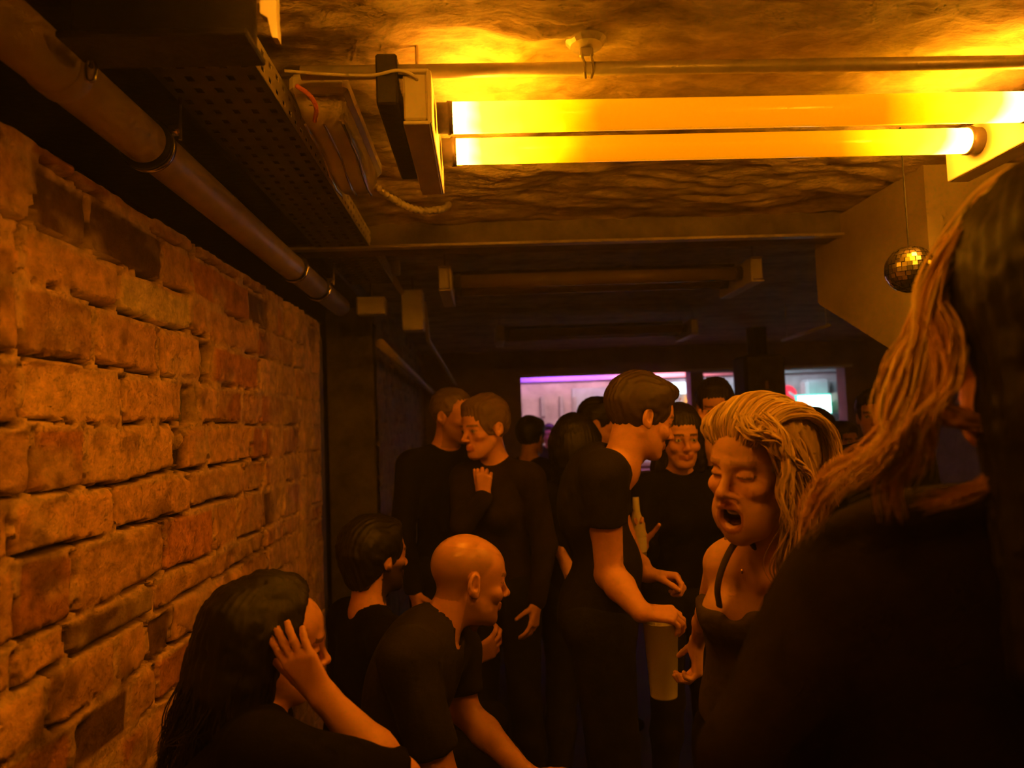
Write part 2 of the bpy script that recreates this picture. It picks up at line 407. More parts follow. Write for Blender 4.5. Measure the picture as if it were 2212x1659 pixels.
MB().tube(catmull([c0+[0, 0, .05], c0+[.010, 0, .035], c0+[.010, 0, .01], c0+[0, 0, -.005], c0+[-.010, 0, .01], c0+[-.010, 0, .035], c0+[0, 0, .05]]), .0035, 8).build('ring', M['zinc'], sh, smooth=True)
MB().tube(catmull([c0+[0, 0, 0], c0+[.007, .003, -.018], c0+[.004, .003, -.04], c0+[-.006, 0, -.04], c0+[-.007, 0, -.018], c0+[0, 0, 0]]), .003, 8).build('hook', M['zinc'], sh, smooth=True)
# perforated cable tray
def perforated(origin, u, v, L, Wd, pu, hu, rows_, th=.002):
    """plate with slots: u along, v across"""
    origin, u, v = map(lambda q: np.array(q, float), (origin, u, v)); b = MB()
    nrm = np.cross(u, v)
    us = [0.]; 
    nseg = int(L/pu)
    for k in range(nseg): us += [k*pu+(pu-hu)/2, k*pu+(pu+hu)/2]
    us.append(L)
    vs = [0.]; g = Wd/rows_
    for k in range(rows_): vs += [k*g+g*.32, k*g+g*.68]
    vs.append(Wd)
    idx = {}
    V = []
    for s in (0, th):
        for i, a in enumerate(us):
            for j, c in enumerate(vs): idx[(s > 0, i, j)] = len(V); V.append(origin+u*a+v*c+nrm*s)
    Fc = []
    hole = lambda i, j: 0 <= i < len(us)-1 and 0 <= j < len(vs)-1 and i % 2 == 1 and j % 2 == 1
    for i in range(len(us)-1):
        for j in range(len(vs)-1):
            if hole(i, j): 
                for (a, c, d_, e_) in (((i, j), (i+1, j), 0, 0), ((i+1, j), (i+1, j+1), 0, 0), ((i+1, j+1), (i, j+1), 0, 0), ((i, j+1), (i, j), 0, 0)):
                    Fc.append((idx[(False, *a)], idx[(False, *c)], idx[(True, *c)], idx[(True, *a)]))
                continue
            q = [(i, j), (i+1, j), (i+1, j+1), (i, j+1)]
            Fc.append([idx[(False, *w)] for w in q]); Fc.append([idx[(True, *w)] for w in q][::-1])
    return b.add(V, Fc)
tr = empty('cable_tray', (-.5, 1.2, 2.345), 'long perforated metal cable tray with a bright slotted side rail', 'cable tray')
perforated((-.43, 1.22, 2.335), (0, 1, 0), (0, 0, 1), 2.35, .066, .052, .022, 2).build('side_rail', mat('pale galvanised rail', (.92, .84, .70), .5, noise=.12), tr)
perforated((-.64, 1.22, 2.335), (0, 1, 0), (1, 0, 0), 2.35, .21, .052, .022, 5).build('tray_floor', M['steel_dark'], tr)
# emergency lamp beside the tray
el = empty('bulkhead_lamp', (-.335, 1.9, 2.39), 'unlit bulkhead lamp with a clear ribbed cover beside the cable tray', 'lamp')
bb = MB().box((-.345, 1.86, 2.385), (.13, .56, .045), bev=.012).build('lamp_base', M['cream'], el, smooth=False)
cv = MB(); sec = [(1.60, .004), (1.605, .030), (1.63, .050), (1.70, .052), (1.84, .056), (1.90, .075), (1.98, .088), (2.06, .080), (2.11, .050), (2.13, .006)]; V = []; NS = 18
for (y, h) in sec:
    for j in range(NS+1):
        a_ = math.pi*j/NS; ca, sa = math.cos(a_), math.sin(a_)
        wr_ = .054*min(1, h/.03)**.3
        V.append((-.345+wr_*np.sign(ca)*abs(ca)**.55, y, 2.364-h*abs(sa)**.6))
cv.add(V, [(i*(NS+1)+j, i*(NS+1)+j+1, (i+1)*(NS+1)+j+1, (i+1)*(NS+1)+j) for i in range(len(sec)-1) for j in range(NS)])
cv.build('cover', M['clear'], el, smooth=True)
rb = MB()
for x in (-.388, -.345, -.302): rb.tube([(x, 1.64, 2.313), (x, 1.70, 2.311), (x, 1.84, 2.307), (x, 1.90, 2.288), (x, 1.98, 2.275), (x, 2.06, 2.283)], .0035, 6)
rb.build('cover_rib', M['zinc'], el)
fx = catmull([(-.33, 2.13, 2.36), (-.27, 2.22, 2.33), (-.20, 2.33, 2.32), (-.12, 2.46, 2.36), (-.10, 2.6, 2.42)], 24)
rr = .011+.003*np.sin(np.arange(len(fx))*1.6)
tag(MB().tube(fx, rr, 10).build('flexible_conduit', M['steel'], smooth=True), 'short ribbed flexible conduit behind the bulkhead lamp', 'conduit')
oc = catmull([at(640, 185, y=1.5), at(668, 205, y=1.5), at(683, 232, y=1.52), at(680, 262, y=1.56)])
tag(MB().tube(oc, .005, 8).build('orange_cable', M['orange_cable'], smooth=True), 'short orange cable looping from the cable tray to the bulkhead lamp', 'cable')
# conduit pipe across the ceiling with hanger
cp = empty('ceiling_pipe', (.4, 1.5, 2.36), 'thin steel pipe crossing the ceiling above the lit tubes', 'pipe')
MB().tube([(-.36, 1.495, 2.362), (3.6, 1.505, 2.362)], .0145, 20).build('pipe_tube', M['steel'], cp, smooth=True)
hp = at(1268, 140, y=1.5); hg = MB()
for dx in (-.010, .010): hg.tube([(hp[0]+dx, 1.5, 2.425), (hp[0]+dx, 1.495, 2.385), (hp[0]+dx*.9, 1.48, 2.37), (hp[0]+dx*.9, 1.478, 2.345), (hp[0]+dx*.6, 1.49, 2.338)], .003, 8)
hg.box((hp[0], 1.5, 2.40), (.03, .012, .02)); hg.lathe((hp[0], 1.5, 2.425), [(.045, .0), (.035, -.012), (.008, -.016)], 16)
hg.build('pipe_hanger', M['steel'], cp)
wc = catmull([at(615, 153, y=1.47), at(700, 160, y=1.47), at(800, 163, y=1.47), at(860, 152, y=1.46), at(895, 165, y=1.47), at(905, 185, y=1.5)])
tag(MB().tube(wc, .0035, 8).build('white_cable', M['cream'], smooth=True), 'thin pale cable strung along the pipe to the left lamp bracket', 'cable')
# tube light fixtures
def tube_mat():
    m = bpy.data.materials.new('lit amber tube'); m.use_nodes = True; nt = m.node_tree; b = nt.nodes['Principled BSDF']
    b.inputs['Base Color'].default_value = (.7, .42, .18, 1); b.inputs['Roughness'].default_value = .2
    tc = nt.nodes.new('ShaderNodeTexCoord'); sx = nt.nodes.new('ShaderNodeSeparateXYZ'); nt.links.new(tc.outputs['Object'], sx.inputs[0])
    ab = nt.nodes.new('ShaderNodeMath'); ab.operation = 'ABSOLUTE'; nt.links.new(sx.outputs[0], ab.inputs[0])
    nz = nt.nodes.new('ShaderNodeTexNoise'); nz.inputs['Scale'].default_value = 9; nt.links.new(tc.outputs['Object'], nz.inputs['Vector'])
    ad = nt.nodes.new('ShaderNodeMath'); ad.operation = 'MULTIPLY_ADD'; nt.links.new(nz.outputs[0], ad.inputs[0]); ad.inputs[1].default_value = .10; nt.links.new(ab.outputs[0], ad.inputs[2])
    r = nt.nodes.new('ShaderNodeValToRGB'); e = r.color_ramp.elements
    nt.links.new(ad.outputs[0], r.inputs[0])
    L = 1.0
    k = TUBE_END; md = TUBE_MID
    stops = [(0, (md, md*.26, 0)), (.38, (md*1.15, md*.28, 0)), (.47, (1.5, .62, .0)), (.56, (5., 2.2, .02)), (.64, (k*.4, k*.118, k*.001)), (.69, (k, k*.31, k*.012)), (.75, (k, k*.31, k*.012))]
    mx = k
    e[0].position = 0; e[0].color = (*[c/mx for c in stops[0][1]], 1); e[1].position = 1; e[1].color = (*[c/mx for c in stops[-1][1]], 1)
    for p, c in stops[1:]:
        q = r.color_ramp.elements.new(p); q.color = (*[w/mx for w in c], 1)
    nt.links.new(r.outputs[0], b.inputs['Emission Color']); b.inputs['Emission Strength'].default_value = mx
    return m
M['lit'] = tube_mat(); M['unlit'] = mat('unlit tube sleeve', (.28, .20, .12), .2, alpha=.75)
def fixture(x0, x1, y0, lit, label, z=2.30):
    t = empty('tube_light', ((x0+x1)/2, y0+.1, 2.40), label, 'tube light', 'twin tube lights along the ceiling')
    for k, y in enumerate((y0, y0+.20)):
        xa = x0+.0; L = x1-x0; r = .0345 if k == 0 else .0325
        o = MB().tube([(xa+.0, y, z), (xa+.35*L, y, z), (xa+.65*L, y, z), (x1, y, z)], r, 28).build('glass_tube', M['lit'] if lit else M['unlit'], t, smooth=True, loc=((x0+x1)/2, y, z))
        for s, xx in ((-1, x0), (1, x1)):
            MB().lathe((xx, y, z), [(.036, 0), (.037, s*.012), (.034, s*.014), (.034, s*.035)], 24, 'x').build('socket', M['steel_dark'], t, smooth=True)
    for s, xx in ((-1, x0-.045), (1, x1+.045)):
        b = MB(); b.box((xx, y0+.11, z-.005), (.010, .46, .115)); b.box((xx+s*.028, y0+.11, z-.060), (.056, .46, .008)); b.box((xx+s*.028, y0+.11, z+.052), (.056, .46, .008)); b.box((xx+s*.03, y0+.11, z+.0), (.05, .44, .1))
        w = b.build('end_bracket', M['cream'], t)
        for yy in (y0-.06, y0+.26): MB().tube([(xx+s*.028, yy, z+.05), (xx+s*.028, yy, 2.44)], .004, 8).build('hanger_rod', M['zinc'], t)
    MB().box(((x0+x1)/2, y0+.10, z+.06), (x1-x0+.08, .03, .02)).build('spine', M['steel_dark'], t)
    return t
fixture(-.045, 1.285, 1.59, True, 'twin amber tube light, glowing at its ends, nearest under the ceiling')
fixture(-.22, 1.11, .60, True, 'added lit twin tube light, unseen overhead, nearer than the one in view')  # extra fixture above the frame, added to brighten the wall and people
fixture(1.95, 3.28, 1.30, True, 'added lit twin tube light, out of view to the right past the nearest one')  # added beyond the right frame edge so faces and brickwork get more light
fixture(-.085, 1.245, 3.42, False, 'unlit twin tube light hanging just beyond the ceiling beam')
fixture(.22, 1.55, 5.45, False, 'unlit twin tube light farthest back before the bar openings')
dk = MB().box((-.178, 1.70, 2.335), (.045, .46, .11), bev=.004).build('driver_box', M['black'])
tag(dk, 'slim black driver box beside the left end of the lit tubes', 'box')
# boxes at the far end of the tray
def jbox(px, py, y, dims, label, name='junction_box', m='cream'):
    c = at(px, py, y=y); o = MB(); o.box(c, dims, bev=.006); q = o.build(name, M[m]); tag(q, label, 'junction box')
    MB().tube([c+[0, 0, dims[2]/2-.005], [c[0], c[1], 2.445]], .006, 8).build('hanger_rod', M['zinc'], q); MB().box(c-[0, dims[1]/2+.002, 0], (dims[0]*.9, .006, dims[2]*.9)).build('lid', M[m], q); return q
jbox(850, 572, 3.55, (.065, .06, .10), 'small pale junction box at the far end of the cable tray')
jbox(893, 672, 3.9, (.115, .12, .22), 'larger pale junction box lower, past the end of the cable tray')
jbox(803, 662, 3.75, (.15, .08, .09), 'wide junction box between pipe end and tray end')
tag(MB().tube([at(848, 598, y=3.6), at(868, 632, y=3.85)], .016, 14).build('conduit_elbow', M['pvc'], smooth=True), 'short tan conduit joining the two junction boxes', 'conduit')
tag(MB().tube([at(915, 655, y=3.95), at(925, 735, y=4.6), at(985, 832, y=7.9)], .014, 12).build('wall_conduit', M['pvc'], smooth=True), 'thin conduit leading back from the larger junction box', 'conduit')
tag(MB().tube([at(822, 742, y=3.8), at(880, 798, y=5.2), at(940, 852, y=7.9)], .026, 14).build('wall_pipe', M['pvc'], smooth=True), 'tan pipe running back low beneath the junction boxes', 'pipe')
ut = MB().tube([at(1690, 735, y=5.2), at(1792, 702, y=4.4)], .012, 12)
for q in (at(1700, 732, y=5.12), at(1785, 704, y=4.45)): ut.tube([q, [q[0], q[1], 2.45]], .003, 6)
tag(ut.build('unlit_tube', M['cream'], smooth=True), 'thin pale tube slanting beside the sloping soffit', 'tube')
# mirror ball
mb = empty('mirror_ball', tuple(at(1966, 582, y=2.0)), 'small mirror ball hanging beside the sloping soffit', 'mirror ball')
cb = np.array(mb.location); R_ = .068; V = []; Fc = []
nl = 16
for i in range(nl):
    t0, t1 = math.pi*i/nl, math.pi*(i+1)/nl; nn = max(4, int(2*nl*math.sin((t0+t1)/2)))
    for j in range(nn):
        a0, a1 = 2*math.pi*(j+.04)/nn, 2*math.pi*(j+.96)/nn; tt0, tt1 = t0+.008, t1-.008
        q = [R_*np.array([math.sin(t)*math.cos(a), math.sin(t)*math.sin(a), math.cos(t)]) for t, a in ((tt0, a0), (tt1, a0), (tt1, a1), (tt0, a1))]
        jx = RNG.normal(size=3)*.0006; o = len(V); V += [cb+p+jx for p in q]; Fc.append((o, o+1, o+2, o+3))
MB().add(V, Fc).build('mirror_tile', M['zinc'], mb)
MB().lathe(cb, [(R_*.97*math.sin(t), R_*.97*math.cos(t)) for t in np.linspace(.02, 3.12, 16)], 24).build('core', M['rubber'], mb, smooth=True)
MB().tube([cb+[0, 0, R_], cb+[0, 0, 2.43-cb[2]]], .0025, 6).build('cord', M['rubber'], mb)
# loudspeaker in front of the bar opening
ls = empty('loudspeaker', tuple(at(1640, 770, y=6.6)), 'dark loudspeaker box hung in front of the bar opening', 'loudspeaker')
c0 = at(1640, 832, y=6.6); MB().box(c0, (.38, .34, .55), bev=.03).build('cabinet', M['soot'], ls)
MB().box(c0-[0, .175, 0], (.33, .01, .5)).build('grille', M['steel_dark'], ls)
MB().tube([c0+[0, 0, .27], (c0[0], c0[1], 2.44)], .09, 12).build('hanging_bracket', M['soot'], ls)
MB().box(c0-[.0, .183, .02], (.03, .006, .1)).build('badge', M['gold'], ls)
# ================================================================== BAR ROOM
YB = 10.6
structure(MB().box((2.6, YB+.1, 1.3), (6.0, .2, 2.7)).build('wall_bar', M['barwall']))
structure(MB().box((2.6, 9.4, 2.62), (6.0, 2.6, .1)).build('ceiling_bar', M['white']))
structure(MB().box((-.3, 9.4, 1.3), (.2, 2.6, 2.6)).build('wall_bar_left', M['barwall']))
structure(MB().box((5.6, 9.4, 1.3), (.2, 2.6, 2.6)).build('wall_bar_right', M['grey_board']))
structure(MB().box((2.6, YB-.06, 2.28), (6.0, .12, .09)).build('trim_4', M['grey_board']))
structure(MB().box((1.6, 9.0, 2.23), (3.6, .25, .2)).build('trim_5', M['white']))
def area(name, loc, rot, size, col, power, label, dims, cat='light'):
    l = bpy.data.lights.new(name, 'AREA'); l.shape = 'RECTANGLE'; l.size, l.size_y = size; l.color = col; l.energy = power
    bx = MB().box((0, 0, .012), (size[0]+.04, size[1]+.04, .02)).build(name, M['grey_board'], loc=(0, 0, 0))
    bx.location = loc; bx.rotation_euler = rot; tag(bx, label, cat)
    o = bpy.data.objects.new('light_source', l); COL.objects.link(o); o.parent = bx; o.location = (0, 0, -.004)
    pn = MB().box((0, 0, 0), (size[0], size[1], .004)).build('light_panel', mat(name+' diffuser', (.8, .8, .8), .5, emit=col, es=2.2), loc=(0, 0, 0)); pn.parent = bx
    o.location = (0, 0, -.01)
area('purple_light', (1.0, 8.45, 2.45), (math.radians(50), 0, 0), (.9, .12), (.40, .10, 1), 11, 'purple light bar inside the bar on the left', None)
area('pink_light', (2.2, 8.45, 2.45), (math.radians(50), 0, 0), (.9, .12), (1, .25, .30), 14, 'pink light bar inside the bar above the openings', None)
area('rose_fill_light', (1.3, 9.5, 2.54), (math.radians(35), 0, 0), (1.4, .2), (1, .50, .48), 20, 'long rose light bar added behind the white beam to brighten the bar wall', None)  # added fill hidden behind the beam, lifts the bar's back wall
area('white_light', (3.9, 9.5, 2.54), (math.radians(30), 0, 0), (1.2, .2), (.62, .85, 1), 15, 'cool white light bar inside the bar on the right', None)
def barobj(name, px, py, y, dims, m, label, cat, bev=.01):
    return tag(MB().box(at(px, py, y=y), dims, bev=bev).build(name, m if not isinstance(m, str) else M[m]), label, cat)
barobj('lit_window_panel', 1479, 838, 10.57, (.40, .06, .17), mat('lit cool panel', (.8, .9, 1), .4, emit=(.65, .85, 1), es=1.4), 'small cool white lit panel right of the dark T-shirt man', 'panel')
barobj('storage_bin', 1760, 840, 10.47, (.36, .24, .28), 'white', 'white storage bin on the shelf above the glowing screen', 'bin', .04)
tag(MB().box(at(1760, 863, y=10.50), (.38, .20, .03)).build('upper_shelf', M['grey_board']), 'grey wall shelf carrying the white storage bin', 'shelf')
tag(MB().box(at(1800, 893, y=10.47), (.6, .26, .03)).build('lower_shelf', M['grey_board']), 'lower grey wall shelf carrying the glass jar', 'shelf')
barobj('extractor_fan', 1812, 838, 10.55, (.2, .12, .2), 'grey_board', 'grey extractor fan on the bar wall, far right', 'fan')
scr = empty('display_screen', tuple(at(1760, 870, y=10.2)), 'glowing white display screen with a green edge behind the bar', 'screen')
MB().box(at(1757, 874, y=10.2), (.52, .05, .30), bev=.03).build('screen_frame', mat('green lit frame', (.1, .6, .5), .4, emit=(.0, .75, .5), es=1.0), scr)
MB().box(at(1757, 874, y=10.2)-[0, .03, 0], (.48, .02, .26), bev=.01).build('screen_face', mat('lit screen', (.9, 1, 1), .4, emit=(.75, 1, 1), es=3.0), scr)
MB().box(at(1755, 872, y=10.4), (.1, .42, .1)).build('wall_arm', M['grey_board'], scr)
c0 = at(1701, 852, y=10.57); sg = MB().lathe(c0, [(.12, -.03), (.135, -.02), (.135, .02), (.12, .03)], 28, 'y').build('round_sign', mat('red sign', (.8, .03, .06), .4, emit=(1, .03, .06), es=.7))
tag(sg, 'round red sign at the edge of the bar opening', 'sign')
MB().box(c0+[.05, -.036, .0], (.12, .006, .035), R=[[.8, 0, .6], [0, 1, 0], [-.6, 0, .8]]).build('sign_stripe', M['white'], sg)
c0 = at(1806, 893, y=10.42)+[0, 0, .036]; tag(MB().lathe(c0, [(.05, -.02), (.09, 0), (.13, .08), (.13, .13), (.09, .18), (.06, .26), (.02, .28)], 20).build('glass_jar', M['clear'], smooth=True), 'large glass jar beside the glowing screen', 'jar')
bar = empty('bar_counter', (2.2, 9.2, 0), 'long dark bar counter behind the openings', 'counter')
MB().box((2.2, 9.2, .50), (4.4, .5, 1.0)).build('counter_body', M['wood'], bar); MB().box((2.2, 9.18, 1.025), (4.5, .62, .05)).build('counter_top', M['wood'], bar)
shf = barobj('bottle_shelf', 1478, 905, 10.49, (1.0, .22, .03), 'white', 'pale shelf of bottles behind the bar', 'shelf', .004)
zs = shf.location[2]+.03; xs = at(1478, 900, y=10.49)[0]
bp0 = None
for k in range(6):
    c = (xs-.26+.105*k, 10.47, zs-.015)
    bt = empty('bottle', c, 'pale glass bottle standing on the bar shelf', 'bottle', 'bottles on the bar shelf')
    MB().lathe(c, [(.001, 0), (.036, .002), (.038, .02), (.038, .17), (.03, .21), (.014, .24), (.013, .28)], 14).build('glass', mat('pale glass', (.75, .72, .7), .2) if k == 0 else bpy.data.materials['pale glass'], bt, smooth=True)
    MB().lathe((c[0], c[1], c[2]+.28), [(.016, 0), (.016, .035), (.012, .04)], 12).build('cap', mat('copper cap', (.7, .3, .15), .4) if k == 0 else bpy.data.materials['copper cap'], bt, smooth=True)
c0 = at(1487, 866, y=10.57); tag(MB().lathe(c0, [(.02, -.09), (.03, -.05), (.03, .05), (.012, .09)], 14).build('candle_lamp', mat('glowing amber lamp', (1, .5, .1), .4, emit=(1, .45, .03), es=4)), 'tiny glowing amber lamp at the right end of the bottle shelf', 'lamp')
for (px, h, k) in ((1172, .30, 'leftmost'), (1213, .32, 'middle'), (1241, .28, 'rightmost')):
    barobj('wall_post', px, 878, 10.57, (.06, .06, h), 'grey_board', k+' of three short grey posts on the whitewashed bar wall', 'post')
barobj('wall_board', 1290, 868, 10.58, (.75, .04, .42), mat('pale blue board', (.45, .55, .62), .6, noise=.2), 'pale board on the bar wall behind the dark T-shirt man', 'board')
# bench for the seated people
bn = empty('bench', (-.5, 2.0, 0), 'dark wooden bench along the brick wall under the seated people', 'bench')
MB().box((-.42, 2.0, .435), (.44, 2.3, .05), bev=.008).build('seat', M['wood'], bn)
for yy in (1.0, 2.0, 3.0): MB().box((-.42, yy, .205), (.36, .06, .41)).build('leg', M['wood'], bn)
# ================================================================== FIGURES: smooth solid fields turned into surfaces
def smin(a, b, k): h = np.maximum(k-np.abs(a-b), 0)/k; return np.minimum(a, b)-h*h*k*.25
def smax(a, b, k): h = np.maximum(k-np.abs(a-b), 0)/k; return np.maximum(a, b)+h*h*k*.25
class Pr:
    """primitive: 'c' tapered capsule a,b,ra,rb / 'e' ellipsoid centre, radii, rotation / 'h' half-space cut within a ball"""
    def __init__(s, kind, k, sub, **q): s.kind, s.k, s.sub = kind, k, sub; s.__dict__.update(q)
    def bbox(s):
        if s.kind == 'c':
            r = max(s.ra, s.rb); return np.minimum(s.a, s.b)-r, np.maximum(s.a, s.b)+r
        if s.kind == 'e': r = max(s.r); return s.c-r, s.c+r
        return s.c-s.r, s.c+s.r
    def d(s, X, Y, Z):
        if s.kind == 'c':
            ab = s.b-s.a; L = ab.dot(ab)+1e-12; x, y, z = X-s.a[0], Y-s.a[1], Z-s.a[2]
            t = np.clip((x*ab[0]+y*ab[1]+z*ab[2])/L, 0, 1)
            return np.sqrt((x-t*ab[0])**2+(y-t*ab[1])**2+(z-t*ab[2])**2)-(s.ra+t*(s.rb-s.ra))
        if s.kind == 'e':
            x, y, z = X-s.c[0], Y-s.c[1], Z-s.c[2]; R = s.R; r = s.r
            u = (x*R[0, 0]+y*R[1, 0]+z*R[2, 0]); v = (x*R[0, 1]+y*R[1, 1]+z*R[2, 1]); w = (x*R[0, 2]+y*R[1, 2]+z*R[2, 2])
            k0 = np.sqrt((u/r[0])**2+(v/r[1])**2+(w/r[2])**2); k1 = np.sqrt((u/r[0]**2)**2+(v/r[1]**2)**2+(w/r[2]**2)**2)+1e-9
            return k0*(k0-1)/k1
        x, y, z = X-s.c[0], Y-s.c[1], Z-s.c[2]
        return np.maximum(-(x*s.n[0]+y*s.n[1]+z*s.n[2]), np.sqrt(x*x+y*y+z*z)-s.r)
def cap(a, b, ra, rb=None, k=.02, sub=False): return Pr('c', k, sub, a=np.array(a, float), b=np.array(b, float), ra=ra, rb=ra if rb is None else rb)
def ell(c, r, R=None, k=.02, sub=False): return Pr('e', k, sub, c=np.array(c, float), r=np.array(r, float), R=np.eye(3) if R is None else np.asarray(R))
def cut(c, n, r, k=.002): return Pr('h', k, True, c=np.array(c, float), n=_nrm(n), r=r)     # removes the side n points to, inside a ball
def surf(prims, h, lo=None, hi=None, grow=0.):
    bb = [p.bbox() for p in prims if not p.sub]
    l = np.min([b[0] for b in bb], 0)-.02-grow; u = np.max([b[1] for b in bb], 0)+.02+grow
    if lo is not None: l = np.maximum(l, lo); u = np.minimum(u, hi)
    n = np.maximum(np.ceil((u-l)/h).astype(int)+1, 2)
    ax = [l[i]+h*np.arange(n[i]) for i in range(3)]
    D = np.full(n, .08, np.float32)
    for p in prims:
        a, b = p.bbox(); mg = p.k+2*h+grow
        i0 = [np.searchsorted(ax[i], a[i]-mg) for i in range(3)]; i1 = [np.searchsorted(ax[i], b[i]+mg) for i in range(3)]
        if any(i1[i] <= i0[i] for i in range(3)): continue
        sl = tuple(slice(i0[i], i1[i]) for i in range(3))
        d = p.d(ax[0][sl[0]][:, None, None], ax[1][sl[1]][None, :, None], ax[2][sl[2]][None, None, :])
        if p.sub: D[sl] = smax(D[sl], -(d), p.k)
        else: D[sl] = smin(D[sl], d-grow, p.k)
    s = D < 0
    c = np.zeros(np.array(n)-1, np.uint8); sh = [(i, j, k) for i in (0, 1) for j in (0, 1) for k in (0, 1)]
    for (i, j, k) in sh: c += s[i:n[0]-1+i, j:n[1]-1+j, k:n[2]-1+k]
    act = (c > 0) & (c < 8); I = np.argwhere(act)
    if len(I) == 0: return np.zeros((0, 3)), np.zeros((0, 4), int)
    vid = np.full(act.shape, -1, np.int64); vid[act] = np.arange(len(I))
    S = np.zeros((len(I), 3)); cnt = np.zeros(len(I))
    val = {q: D[I[:, 0]+q[0], I[:, 1]+q[1], I[:, 2]+q[2]] for q in sh}
    for q in sh:
        for a in range(3):
            if q[a] == 0:
                q2 = list(q); q2[a] = 1; q2 = tuple(q2); A, B = val[q], val[q2]; m = (A < 0) != (B < 0)
                t = np.where(m, A/np.where(m, A-B, 1), 0); P = np.tile(np.array(q, float), (len(I), 1)); P[:, a] = t
                S += P*m[:, None]; cnt += m
    V = l+h*(I+S/cnt[:, None])
    Fs = []
    for a in range(3):
        b_, c_ = (a+1) % 3, (a+2) % 3
        sl0 = [slice(1, -1)]*3; sl0[a] = slice(0, -1); sl1 = [slice(1, -1)]*3; sl1[a] = slice(1, None)
        s0, s1 = s[tuple(sl0)], s[tuple(sl1)]; E = np.argwhere(s0 != s1)
        if len(E) == 0: continue
        inside = s0[tuple(E.T)]; off = np.ones(3, int); off[a] = 0; E = E+off
        g = []
        for (db, dc) in ((0, 0), (-1, 0), (-1, -1), (0, -1)):
            Q = E.copy(); Q[:, b_] += db; Q[:, c_] += dc; g.append(vid[tuple(Q.T)])
        f = np.stack(g, -1); f[~inside] = f[~inside][:, ::-1]; Fs.append(f)
    Fc = np.concatenate(Fs); Fc = Fc[(Fc >= 0).all(1)]
    return V, Fc
def vnormals(V, Fc):
    n = np.cross(V[Fc[:, 2]]-V[Fc[:, 0]], V[Fc[:, 3]]-V[Fc[:, 1]]); N = np.zeros_like(V)
    for j in range(4): np.add.at(N, Fc[:, j], n)
    return N/(np.linalg.norm(N, axis=1)[:, None]+1e-12)
def smoothv(V, Fc, it):
    for _ in range(it):
        S = np.zeros_like(V); c = np.zeros(len(V))
        for j in range(4): np.add.at(S, Fc[:, j], V[Fc[:, (j+1) % 4]]+V[Fc[:, (j+3) % 4]]); np.add.at(c, Fc[:, j], 2)
        V = V*.4+.6*S/np.maximum(c, 1)[:, None]
    return V
